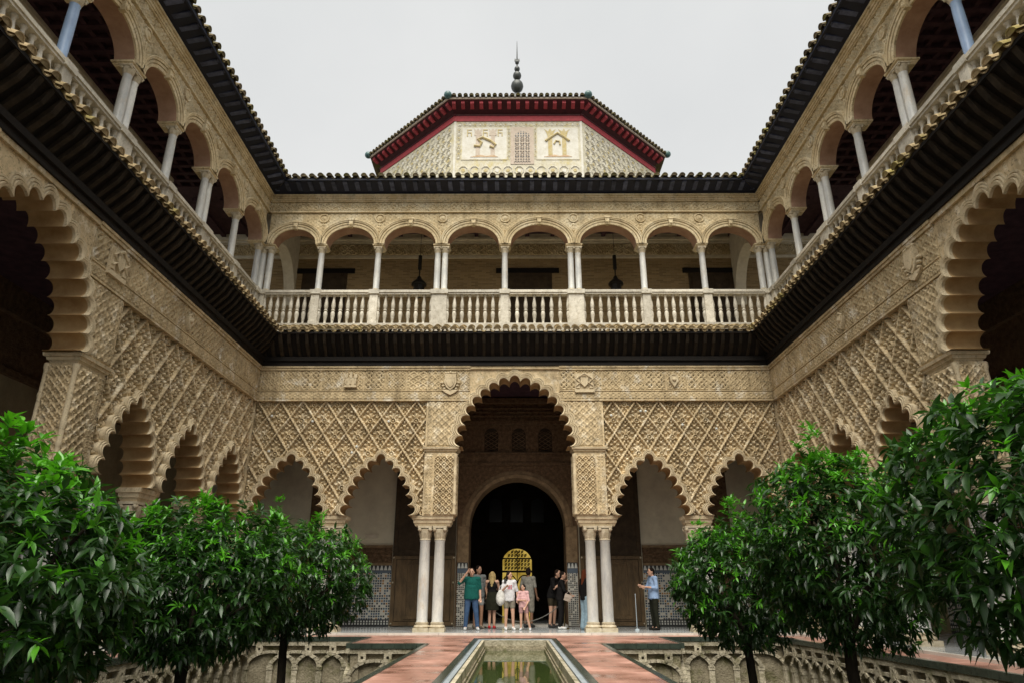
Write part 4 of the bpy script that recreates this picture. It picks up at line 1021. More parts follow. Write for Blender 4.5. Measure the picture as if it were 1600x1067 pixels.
# big wooden door leaves folded back against the wall
for s_, x0, x1, nm in ((-1, -4.02, -1.96, 'left'), (1, 2.14, 4.16, 'right')):
    t = thing('wooden_door', 'tall carved brown door leaf folded back %s of the doorway' % nm, 'door', ((x0+x1)/2, GY-.10, .03), group='door leaves of the great doorway')
    h = (x1-x0)/2
    MB().box(-h, h, 0, .08, 0, 5.05).build('leaf', M_doord, t)
    MB().box(-h, h, -.03, 0, 0, .12).box(-h, h, -.03, 0, 2.02, 2.12).box(-h, -h+.12, -.03, 0, .12, 2.02).box(h-.12, h, -.03, 0, .12, 2.02).build('lower_frame', M_door, t)
    MB().box(-h+.14, h-.14, -.018, 0, .14, 2.0).build('carved_field', M_door, t)
    MB().box(-.62, -.52, -.045, 0, .2, 1.95).box(.52, .62, -.045, 0, .2, 1.95).box(-.52, .52, -.045, 0, .2, .3).box(-.52, .52, -.045, 0, 1.85, 1.95).build('wicket_frame', M_door, t)
    MB().box(-h, h, -.03, 0, 2.2, 2.32).box(-h, h, -.03, 0, 4.9, 5.05).box(-h, -h+.14, -.03, 0, 2.32, 4.9).box(h-.14, h, -.03, 0, 2.32, 4.9).build('upper_frame', M_doord, t)
    for x in (-h+.05, h-.05):
        for z in (.06, 1.3, 2.07): MB().ball((x, -.05, z), .03, 8, 6).build('stud', M_capital, t)

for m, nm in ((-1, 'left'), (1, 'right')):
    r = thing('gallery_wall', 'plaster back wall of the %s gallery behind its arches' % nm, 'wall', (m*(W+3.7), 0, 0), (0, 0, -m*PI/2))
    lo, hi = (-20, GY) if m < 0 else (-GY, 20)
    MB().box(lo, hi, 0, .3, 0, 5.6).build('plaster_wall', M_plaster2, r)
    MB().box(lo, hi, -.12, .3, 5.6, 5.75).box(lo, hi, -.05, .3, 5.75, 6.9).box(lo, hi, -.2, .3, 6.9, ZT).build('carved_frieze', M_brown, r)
    dado(r, *((-18, .2-.6) if m < 0 else (.4, 18)))

# ================================================================== octagonal tower behind the roofs
TX, TY = .2, 19.0; AP = 8.35; ZR = 25.02
tw = thing('octagonal_tower', 'octagonal painted tower with red eaves rising behind the roof', 'tower', (TX, TY, 0))
hw = AP*math.tan(PI/8)
for k in range(8):
    a = k*PI/4; Mx = Matrix.Rotation(a, 4, 'Z')
    w_ = MB(); w_.box(-hw, hw, -AP, -AP+.4, 14.5, ZR+.5, Mx); w_.build('tower_wall', M_cream, tw)
    if k in (0, 1, 7):
        rot = (0, 0, a); q = MB()
        MB().box(-hw-.05, hw+.05, -AP-.05, -AP+.1, ZR+.02, ZR+.36).build('red_band', M_red, tw, rot=rot)
        MB().box(-hw-.12, hw+.12, -AP-.08, -AP+.1, ZR+.36, ZR+.44).build('red_moulding', M_redd, tw, rot=rot)
        # overhanging eave boards
        e1 = hw+.30; MB().add([(-hw, -AP, ZR+.52), (hw, -AP, ZR+.52), (e1, -AP-.72, ZR+.98), (-e1, -AP-.72, ZR+.98)], [(0,1,2,3)]).build('eave_board', M_redd, tw, rot=rot)
        MB().box(-e1, e1, -AP-.74, -AP-.66, ZR+.95, ZR+1.05).build('eave_fascia', M_lattice, tw, rot=rot)
        n = 15
        br_ = MB().add([(-.10,-.28,.56),(.10,-.28,.56),(.10,-.60,.70),(-.10,-.60,.70),(-.10,-.2,.72),(.10,-.2,.72),(.10,-.60,.97),(-.10,-.60,.97)], [(0,1,2,3),(7,6,5,4),(0,4,5,1),(1,5,6,2),(2,6,7,3),(3,7,4,0)])
        bm_ = br_.mesh('bracket', M_red)
        for i in range(n):
            x = -hw+.12+(2*hw-.24)*i/(n-1); p = Mx @ Vector((x*1.04, -AP, ZR+.05)); new('bracket', bm_, tw, p, rot)
        nt_ = 24
        for i in range(nt_+1):
            x = -e1+2*e1*i/nt_; p = Mx @ Vector((x, -AP-.86, ZR+1.08)); new('roof_tile', TT[0], tw, p, (.35, 0, a))
            if i < nt_: p = Mx @ Vector((x+e1/nt_, -AP-.83, ZR+1.10)); new('roof_tile', TT[1], tw, p, (.35, 0, a))
        for s_ in (-1, 1):
            if (k, s_) in ((1, -1), (7, 1)): continue
            p = Mx @ Vector((s_*(e1+.02), -AP-.80, ZR+1.14)); MB().ball(p, .22, 12, 8).build('ridge_ball', M_green, tw, 60)
# roof pyramid
v = []; e1 = (AP+.7)/math.cos(PI/8)
v = [(e1*math.cos(PI/8+k*PI/4), e1*math.sin(PI/8+k*PI/4), ZR+1.05) for k in range(8)]+[(0, 0, ZR+5.2)]
MB().add(v, [(k, (k+1) % 8, 8) for k in range(8)]).build('roof', M_tiled, tw)
# finial
zf = 33.1
f_ = MB().lathe([(.95, zf-3.4), (.95, zf-.1), (.9, zf+.1), (.72, zf+.35), (.4, zf+.52), (.10, zf+.62)], 18).build('lantern_cap', M_metal, tw, 40)
q = MB().lathe([(.05, zf+.7), (.05, zf+4.0), (.012, zf+5.6)], 8); q.build('finial_rod', M_metal, tw)
for z, r_ in ((34.62, .44), (35.55, .30), (36.15, .20), (36.75, .15)): MB().ball((0, 0, z), r_, 14, 10, (1, 1, 1.15)).build('finial_ball', M_metal, tw, 60)
q = MB().prism([(-.16, zf+4.0), (0, zf+3.85), (.16, zf+4.0), (.2, zf+3.75), (-.2, zf+3.75)], -.02, .02); q.build('finial_leaf', M_metal, tw)
# painted field of the front face
fr = -AP-.012
def strip(x0, x1, z0, z1, m_, name, d=.012): return MB().box(x0, x1, fr-d, fr+.02, z0, z1).build(name, m_, tw)
ZQ = ZR+.02
for x0, x1, nm in ((-3.0, -.62, 'a'), (1.02, 3.22, 'b')):
    strip(x0, x1, 22.62, 24.62, M_panel, 'painted_panel')
    for bx in ((x0-.05, x0, 22.57, 24.67), (x1, x1+.05, 22.57, 24.67), (x0, x1, 22.57, 22.62), (x0, x1, 24.62, 24.67)): strip(*bx, M_cream, 'panel_line')
    c = (x0+x1)/2; q = MB(); y = fr-.03
    if nm == 'a':
        for xc in (-.35, .45):
            q.box(c+xc-.11, c+xc+.11, y, fr, 22.85, 24.15); q.box(c+xc-.2, c+xc+.2, y-.004, fr, 24.1, 24.25); q.prism([(c+xc-.16, 24.25), (c+xc+.16, 24.25), (c+xc+.22, 24.55), (c+xc+.08, 24.42), (c+xc, 24.57), (c+xc-.08, 24.42), (c+xc-.22, 24.55)], y, fr)
        q.build('painted_column', M_lattice, tw); q = MB()
        q.tube([(c-.55, y, 23.45), (c-.25, y, 23.4), (c-.15, y, 23.65), (c-.35, y, 23.85), (c-.1, y, 23.98), (c+.35, y, 23.75), (c+.6, y, 23.5), (c+.5, y, 23.3), (c+.3, y, 23.42)], .075, 6); q.build('painted_ribbon', M_gold, tw); q = MB()
        for xc in (-.8, .05, .85):
            q.box(c+xc-.14, c+xc-.09, y, fr, 24.05, 24.5); q.box(c+xc-.14, c+xc+.12, y-.002, fr, 24.44, 24.5); q.box(c+xc+.07, c+xc+.12, y, fr, 24.05, 24.3); q.box(c+xc-.1, c+xc+.1, y-.002, fr, 24.26, 24.31)
        q.build('painted_letter', M_gold, tw)
    else:
        for xc in (-.4, .35):
            q.box(c+xc-.11, c+xc+.11, y, fr, 22.85, 23.95); q.prism([(c+xc-.3, 24.5), (c+xc-.2, 24.3), (c+xc-.12, 24.0), (c+xc+.12, 24.0), (c+xc+.2, 24.3), (c+xc+.3, 24.5), (c+xc+.1, 24.36), (c+xc, 24.55), (c+xc-.1, 24.36)], y, fr)
        q.build('painted_column', M_gold, tw); q = MB()
        q.tube([(c-.65, y, 23.75), (c-.35, y, 24.0), (c, y, 24.25), (c+.35, y, 24.0), (c+.62, y, 23.75)], .07, 6); q.tube([(c-.2, y, 23.55), (c-.1, y, 23.75), (c+.1, y, 23.72), (c+.12, y, 23.5)], .05, 6); q.build('painted_ribbon', M_gold, tw)
    q = MB().prism([(c-.75, 22.74), (c+.75, 22.74), (c+.6, 22.82), (c+.4, 22.86), (c+.1, 22.80), (c-.2, 22.88), (c-.5, 22.80)], y, fr); q.build('painted_ground', M_redd if False else mat('terracotta_paint', (.52,.33,.18), (.58,.46,.32), scale=9), tw)
# lattice window between the painted panels
wx = .22
fw = strip(wx-.62, wx+.62, 22.3, 24.66, M_rosy, 'window_frame', .02)
pz = [(wx-.44, 22.42), (wx+.44, 22.42)]+[(wx+.44*math.cos(PI*i/10), 23.95+.44*math.sin(PI*i/10)) for i in range(11)]
MB().prism(pz, fr-.03, fr).build('window_recess', M_zblack, tw)
q = MB(); yy = fr-.05
for i in range(7):
    x = wx-.42+.14*i; top = 23.95+math.sqrt(max(0, .44**2-(x-wx)**2)); q.box(x-.026, x+.026, yy, fr-.02, 22.42, top)
for j in range(12):
    z = 22.48+.165*j; h_ = .44 if z < 23.95 else math.sqrt(max(.001, .44**2-(z-23.95)**2)); q.box(wx-h_, wx+h_, yy+.004, fr-.018, z-.024, z+.024)
for i in range(3):
    for j in range(6): q.tube([(wx-.28+.28*i+.095*math.cos(6.283*k/8), yy, 22.62+.32*j*.8+.095*math.sin(6.283*k/8)) for k in range(9)], .02, 4)
q.build('window_lattice', M_lattice, tw)
# painted interlace below and on the flanking faces
def painted(k, x0, x1, z0, z1, seed, c=.55):
    a = k*PI/4; rnd = random.Random(seed); q = MB(); q2 = MB(); q3 = MB(); y = -AP-.02
    nx = int((x1-x0)/c); nz = max(1, int((z1-z0)/c)); g_ = c/.55
    for i in range(nx):
        for j in range(nz):
            cx = x0+(i+.5)*(x1-x0)/nx; cz = z0+(j+.5)*(z1-z0)/nz
            q.tube([(cx+.25*g_*math.cos(PI/8+PI/4*t), y, cz+.25*g_*math.sin(PI/8+PI/4*t)) for t in range(9)], .022*g_, 4)
            if (i+j) % 2: q2.prism([(cx+.10*g_*math.cos(PI/3*t), cz+.10*g_*math.sin(PI/3*t)) for t in range(6)], y-.004, y+.02)
            elif rnd.random() < .6: q3.prism([(cx-.1*g_, cz-.05*g_), (cx+.08*g_, cz-.14*g_), (cx+.12*g_, cz+.03*g_), (cx-.04*g_, cz+.13*g_)], y-.004, y+.02)
    q.build('painted_interlace', M_panel, tw, rot=(0, 0, a), kind='stuff'); q2.build('painted_rosette', M_gold, tw, rot=(0, 0, a), kind='stuff'); q3.build('painted_leaf', M_panel, tw, rot=(0, 0, a), kind='stuff')
painted(0, -3.2, 3.3, 20.9, 22.25, 1); painted(1, -3.3, 3.3, 19.5, 24.9, 2, .45); painted(7, -3.3, 3.3, 19.5, 24.9, 3, .45)
painted(0, -3.3, 3.35, 24.70, 24.98, 4, .27); painted(0, -.56, -.42, 22.6, 24.6, 5, .14); painted(0, .86, 1.0, 22.6, 24.6, 6, .14); painted(0, -3.32, -3.06, 22.6, 24.6, 7, .25)
for x in (-3.4, 3.4): strip(x-.06, x+.06, 19, ZQ, M_panel, 'corner_strip')
# ================================================================== people
scratch = bpy.data.scenes.new('scratch'); svl = scratch.view_layers[0]
def vox(mb, name, mt, parent, voxel=.012, smooth=4, **kw):
    me = bpy.data.meshes.new(name+'_raw'); me.from_pydata(mb.v, [], mb.f); o = bpy.data.objects.new(name+'_raw', me); scratch.collection.objects.link(o)
    r = o.modifiers.new('r', 'REMESH'); r.mode = 'VOXEL'; r.voxel_size = voxel; r.use_smooth_shade = True
    s = o.modifiers.new('s', 'SMOOTH'); s.factor = .5; s.iterations = smooth
    svl.update(); dg = svl.depsgraph; m2 = bpy.data.meshes.new_from_object(o.evaluated_get(dg))
    bpy.data.objects.remove(o); bpy.data.meshes.remove(me); m2.name = name; m2.materials.clear(); m2.materials.append(mt)
    m2.polygons.foreach_set('use_smooth', [True]*len(m2.polygons))
    return new(name, m2, parent, **kw)
def cap(m, a, ra, b_, rb, n=10):
    a = Vector(a); b_ = Vector(b_); d = (b_-a)
    m.tube([a+d*t for t in (0, .33, .66, 1)], [ra+(rb-ra)*t for t in (0, .33, .66, 1)], n); m.ball(a, ra, n, 7); m.ball(b_, rb, n, 7)
cloth_cache = {}
def cloth(c):
    if c not in cloth_cache: cloth_cache[c] = mat('cloth_%d' % len(cloth_cache), c, tuple(x*.75 for x in c), scale=14, rough=.9, spec=.1, bump=.7, bscale=11, bdist=.05)
    return cloth_cache[c]
M_skin = [mat('skin', c, tuple(x*.85 for x in c), scale=10, rough=.5, spec=.35) for c in ((.56,.33,.23), (.40,.22,.14), (.22,.115,.07))]
M_eye = mat('eye', (.015,.01,.008), rough=.2, spec=.5); M_lip = mat('lips', (.35,.12,.10), rough=.5)
BASE = dict(ea=(-.245,.02,1.12), wa=(-.26,-.05,.88), eb=(.245,.02,1.12), wb=(.26,-.05,.88), ka=(-.10,-.015,.48), aa=(-.105,.03,.075), kb=(.10,-.015,.48), ab=(.105,.03,.075), head=(0,-.015,1.575), turn=0., lean=0., wide=1.)
def person(label, loc, rz, height, top, bottom, shoes, hair, skin=0, pose={}, sleeve=.55, dress=None, leg='long', hairlong=0, shoe_open=False, extra=None):
    P = dict(BASE); P.update(pose); k = height/1.70
    t = thing('person', label, 'person', loc, (0, 0, rz)); t.scale = (k, k, k)
    wd = P['wide']; ln = P['lean']
    def T_(p):                                  # lean of the upper body about the hips
        x, y, z = p
        if z > .95 and ln: dz = z-.95; return (x, y-dz*math.sin(ln), .95+dz*math.cos(ln))
        return (x, y, z)
    sa, sb = (-.175*wd, 0, 1.385), (.175*wd, 0, 1.385); ha, hb = (-.088, 0, .90), (.088, 0, .90)
    S = M_skin[skin]; b_ = MB()
    def torso(m, g, sh=True):
        m.ball(T_((0, 0, .93)), 1, 14, 9, (.160*wd+g, .112*wd+g, .13+g)); m.ball(T_((0, .005, 1.08)), 1, 14, 9, (.135*wd+g, .095*wd+g, .16+g))
        m.ball(T_((0, .005, 1.26)), 1, 14, 9, (.155*wd+g, .105*wd+g, .17+g))
        if sh: cap(m, T_(sa), .058+g, T_(sb), .058+g)
    def legs(m, g, f0=0, f1=1., flare=0):
        for h_, kn, an in ((ha, P['ka'], P['aa']), (hb, P['kb'], P['ab'])):
            cap(m, h_, .088+g, kn, .056+g+flare*.5)
            if f1 > .5: 
                e_ = Vector(kn).lerp(Vector(an), min(1, (f1-.5)*2)); cap(m, kn, .055+g+flare*.5, e_, .040+g+flare)
    torso(b_, 0); legs(b_, 0)
    for an in (P['aa'], P['ab']): cap(b_, an, .038, (an[0]*1.08, an[1]-.15, .035), .03)
    hd = T_(P['head']); cap(b_, T_((0, .01, 1.42)), .052, (hd[0], hd[1]+.02, hd[2]-.06), .05)
    hm = Matrix.Translation(hd) @ Matrix.Rotation(P['turn'], 4, 'Z')
    b_.ball((0, 0, .01), 1, 14, 10, (.074, .092, .108), hm); b_.ball((0, -.03, -.06), 1, 10, 8, (.05, .055, .052), hm); b_.ball((0, -.095, -.012), 1, 8, 6, (.014, .02, .024), hm)
    for s_ in (-1, 1): b_.ball((s_*.076, .005, -.005), 1, 8, 6, (.012, .02, .03), hm)
    for sh, el, wr, s_ in ((sa, P['ea'], P['wa'], -1), (sb, P['eb'], P['wb'], 1)):
        sh, el, wr = T_(sh), T_(el), T_(wr); cap(b_, sh, .050*wd, el, .040); cap(b_, el, .040, wr, .027)
        d = (Vector(wr)-Vector(el)).normalized(); side_ = d.cross(Vector((0, 1, 0)) if abs(d.y) < .8 else Vector((1, 0, 0))).normalized(); nr = side_.cross(d)
        pc = Vector(wr)+d*.05; cap(b_, Vector(wr)+d*.01, .024, pc+d*.02, .028)
        for i, L_ in enumerate((.062, .075, .070, .055)):
            o_ = Vector(wr)+d*.085+side_*(-.027+.018*i); cap(b_, o_, .0105, o_+d*L_*.55-nr*.012, .0098, 6); cap(b_, o_+d*L_*.55-nr*.012, .0098, o_+d*L_*.9-nr*.034, .009, 6)
        th = Vector(wr)+d*.035+side_*-.03; cap(b_, th, .013, th+d*.04-side_*.025, .011, 6); cap(b_, th+d*.04-side_*.025, .011, th+d*.065-side_*.03-nr*.012, .010, 6)
    vox(b_, 'body', S, t, .0095, 3)
    f = MB()
    for s_ in (-1, 1): f.ball((s_*.031, -.083, .012), 1, 8, 6, (.013, .008, .008), hm); f.box(s_*.031-.018, s_*.031+.018, -.095, -.082, .030, .037, hm)
    f.build('eyes', M_eye, t, 60); MB().ball((0, -.088, -.058), 1, 8, 6, (.024, .01, .008), hm).build('mouth', M_lip, t, 60)
    # hair
    hm_ = cloth(hair) if isinstance(hair, tuple) else hair; h = MB(); h.ball((0, .018, .035), 1, 14, 10, (.084, .092, .098), hm); h.ball((0, .06, -.01), 1, 12, 8, (.07, .055, .085), hm)
    if hairlong:
        for i in range(5): h.ball((0, .075+.006*i, -.06-hairlong*.2*i), 1, 12, 8, (.085-.004*i, .04, .09), hm)
        for s_ in (-1, 1): h.tube([hm @ Vector((s_*.075, .03, .05)), hm @ Vector((s_*.088, .03, -.08)), hm @ Vector((s_*.085, .04, -.1-hairlong*.6))], [.03, .032, .02], 8)
    vox(h, 'hair', hm_, t, .014, 2)
    # top
    if top:
        c = MB(); torso(c, .018, sleeve > 0)
        if not dress:
            hr = .178*wd+.016; h_ = MB().lathe([(hr*1.02, .83), (hr, .95), (hr*.96, 1.08), (hr*.9, 1.2)], 20); c.add([T_((x, y*.76, z)) for x, y, z in h_.v], h_.f)
        for sh, el, wr in ((sa, P['ea'], P['wa']), (sb, P['eb'], P['wb'])):
            sh, el, wr = Vector(T_(sh)), Vector(T_(el)), Vector(T_(wr))
            if sleeve > 0: cap(c, sh, .062*wd, sh.lerp(el, min(1, sleeve*1.6)), .058)
            if sleeve > .7: cap(c, el, .053, el.lerp(wr, (sleeve-.7)/.3*.92), .040)
        if sleeve <= 0:
            for s_ in (-1, 1): c.tube([(s_*.10, -.09, 1.36), (s_*.11, 0, 1.455), (s_*.09, .09, 1.34)], .014, 6)
        vox(c, 'shirt', cloth(top), t, .014, 4)
    if dress:
        c = MB(); z0, z1, r0, r1 = dress
        c.lathe([(r1, z0), (r1*.98, (z0+z1)/2), (r0, z1), (r0*.6, z1+.04)], 24); c.v = [(x, y*.72, z) for x, y, z in c.v]; vox(c, 'skirt', cloth(bottom), t, .012, 3)
    else:
        c = MB(); g = .020 if leg == 'long' else .028
        c.ball((0, 0, .93), 1, 14, 9, (.165*wd+g, .115*wd+g, .125)); legs(c, g, 0, {'long': .97, 'wide': .99, 'shorts': .42, 'knee': .52}[leg], .035 if leg == 'wide' else 0)
        if leg == 'shorts':
            c2 = MB(); c2.ball((0, 0, .93), 1, 14, 9, (.165*wd+g, .115*wd+g, .125))
            for h_, kn in ((ha, P['ka']), (hb, P['kb'])): e_ = Vector(h_).lerp(Vector(kn), .55); cap(c2, h_, .105, e_, .088)
            c = c2
        vox(c, 'shorts' if leg in ('shorts', 'knee') else 'trousers', cloth(bottom), t, .013, 4)
    for an in (P['aa'], P['ab']):
        c = MB(); x, y, z = an; cap(c, (x, y+.015, .05), .05, (x*1.1, y-.16, .035), .038)
        if not shoe_open: cap(c, (x, y+.01, .085), .048, (x, y-.03, .06), .046)
        c.v = [(a_, b2, max(c_, .0)) for a_, b2, c_ in c.v]; vox(c, 'shoe', cloth(shoes), t, .012, 2)
    if extra: extra(t)
    return t
BLK = (.012,.011,.011); DKHAIR = (.015,.010,.008)
person('man in teal t-shirt and blue jeans raising a hand to his face', (-1.27, 1.2, 0), .1, 1.70, (.012,.10,.085), (.055,.10,.19), (.62,.62,.62), DKHAIR, 0,
       dict(wide=1.14, ea=(-.36,-.10,1.27), wa=(-.15,-.22,1.56), ka=(-.13,-.03,.48), aa=(-.16,.02,.075), kb=(.14,-.02,.48), ab=(.19,.02,.075), turn=-.2), sleeve=.62)
person('man in grey t-shirt standing behind the man in teal', (-1.12, 2.15, 0), .5, 1.80, (.16,.17,.17), (.30,.30,.29), (.3,.25,.2), DKHAIR, 1, dict(turn=.3), leg='shorts')
person('blonde woman seen from behind in black strap top and short black skirt', (-.70, 2.2, 0), PI-.1, 1.63, BLK, (.022,.022,.014), (.62,.045,.05), (.42,.31,.14), 0,
       dict(wide=.95, ea=(-.22,-.10,1.14), wa=(-.12,-.24,1.16), eb=(.22,-.10,1.14), wb=(.12,-.24,1.18), ka=(-.07,-.01,.48), aa=(-.075,.03,.075), kb=(.07,-.01,.48), ab=(.075,.03,.075)), sleeve=0, dress=(.54, 1.08, .155, .215), hairlong=.30, shoe_open=True)
def tee_print(t):
    m = MB()
    for i in range(3):
        for j in range(3): m.box(-.07+.05*i, -.035+.05*i, -.134, -.128, 1.18+.045*j, 1.205+.045*j)
    m.build('shirt_print', cloth((.62,.06,.10)), t)
person('dark haired woman in white t-shirt with red print and grey shorts holding a phone', (-.17, 1.25, 0), .15, 1.60, (.68,.68,.70), (.24,.215,.17), (.74,.74,.74), DKHAIR, 0,
       dict(wide=.92, ea=(-.23,-.03,1.13), wa=(-.13,-.22,1.24), turn=.75, kb=(.11,-.02,.48), ab=(.13,.02,.075)), sleeve=.6, leg='shorts', hairlong=.24, extra=tee_print)
person('small girl in pink top and pink shorts with folded arm', (.24, 1.12, 0), -.2, 1.24, (.66,.40,.40), (.40,.23,.22), (.62,.62,.64), DKHAIR, 0,
       dict(wide=.9, ea=(-.23,-.06,1.10), wa=(.06,-.22,1.10), eb=(.22,-.05,1.08), wb=(.12,-.18,.86), turn=-.6, ka=(-.09,-.03,.48), aa=(-.10,.02,.075), kb=(.16,-.04,.48), ab=(.26,.03,.075)), sleeve=.6, leg='shorts')
person('man in grey t-shirt and grey shorts seen from behind by the gate light', (.42, 2.9, 0), PI-.5, 1.76, (.24,.23,.20), (.26,.24,.20), (.05,.05,.05), DKHAIR, 2, dict(turn=.2), leg='knee')
person('person in black top and short trousers stooping in the dark doorway', (1.16, 2.75, 0), .9, 1.74, BLK, (.05,.04,.025), (.05,.05,.05), (.03,.018,.012), 0, dict(lean=.35, eb=(.2,-.16,1.12), wb=(.1,-.3,1.3), ea=(-.2,-.16,1.12), wa=(-.08,-.3,1.3)), leg='shorts')
person('woman in long black clothes and white shoes facing right by the rope post', (1.36, 1.75, 0), PI/2-.2, 1.62, BLK, BLK, (.66,.66,.64), DKHAIR, 0, dict(lean=.12, ea=(-.2,-.12,1.14), wa=(-.12,-.3,1.02), eb=(.22,-.05,1.12), wb=(.2,-.22,.98)), sleeve=.97)
person('woman with long red hair, black jacket and pale blue wide jeans half behind a column', (2.06, 1.35, 0), PI/2+.5, 1.66, BLK, (.30,.42,.50), (.6,.6,.6), (.13,.035,.015), 0, dict(wide=.95), sleeve=.97, leg='wide', hairlong=.28)
person('man in light blue shirt and dark trousers looking at his phone', (4.04, 1.25, 0), -PI/2+.25, 1.72, (.32,.45,.68), (.020,.021,.014), (.02,.018,.015), DKHAIR, 0,
       dict(ea=(-.24,-.08,1.14), wa=(-.10,-.30,1.18), eb=(.23,.0,1.12), wb=(.12,-.27,1.15), head=(0,-.04,1.565), turn=0), sleeve=.85)
# things they carry
bp_ = MB(); bp_.ball((0, 0, .20), 1, 12, 9, (.14, .10, .21)); bp_.ball((0, -.07, .13), 1, 10, 8, (.10, .06, .11)); bp_.ball((0, 0, .38), 1, 10, 6, (.07, .05, .05))
t = thing('backpack', 'white backpack hanging at the side of the woman with the printed t-shirt', 'backpack', (-.42, 1.16, .66))
vox(bp_, 'bag_body', cloth((.62,.61,.58)), t, .014, 3)
MB().tube([(-.06, .02, .38), (-.02, .03, .52), (.08, .06, .60), (.14, .1, .56)], .012, 6).build('strap', cloth((.45,.44,.42)), t)
t = thing('handbag', 'small beige handbag held by the woman in black', 'bag', (1.52, 1.5, .78), (0, .35, 0))
MB().box(-.10, .10, -.035, .035, 0, .19).build('bag_body', cloth((.42,.34,.28)), t); MB().box(-.105, .105, -.042, .04, .09, .195).build('flap', cloth((.46,.38,.32)), t)
MB().tube([(-.08, 0, .19), (-.03, 0, .28), (.03, 0, .28), (.08, 0, .19)], .01, 6).build('handle', cloth((.3,.24,.2)), t)
for nm, p, rz in (('dark phone in the hands of the man in the blue shirt', (3.70, 1.15, 1.22), 1.2), ('phone held up by the woman in the printed t-shirt', (-.29, .95, 1.26), .2)):
    t = thing('phone', nm, 'phone', p, (.5, 0, rz), group='phones'); MB().box(-.036, .036, -.005, .005, 0, .145).build('phone_case', M_iron, t); MB().box(-.032, .032, -.007, -.005, .006, .139).build('phone_screen', M_zblack, t)

bpy.data.scenes.remove(scratch)
# ================================================================== rope stanchions
def stanchion(x, y, h, label, m_=None, r=.02, base=.15):
    t = thing('rope_stanchion', label, 'stanchion', (x, y, 0), group='rope stanchions'); m_ = m_ or M_brass
    MB().lathe([(base, 0), (base, .012), (base*.9, .03), (.03, .05)], 18).build('stanchion_base', m_, t, 40); MB().lathe([(r, .04), (r, h-.03), (r*1.5, h-.02), (r*1.5, h)], 12).build('post', m_, t, 40)
stanchion(1.47, 1.95, .86, 'brass rope stanchion beside the woman in black'); stanchion(-1.02, 2.9, .86, 'brass rope stanchion behind the man in teal')
stanchion(3.48, 1.1, .98, 'slim steel stanchion in front of the right door leaf', M_chan, .011, .07)
MB().tube([(-1.02+2.49*i/16, 2.9-.95*i/16, .80-.62*math.sin(PI*i/16)**.8) for i in range(17)], .013, 6).build('barrier_rope', cloth((.20,.19,.17)), label='thin grey barrier rope sagging across the doorway', cat='rope')

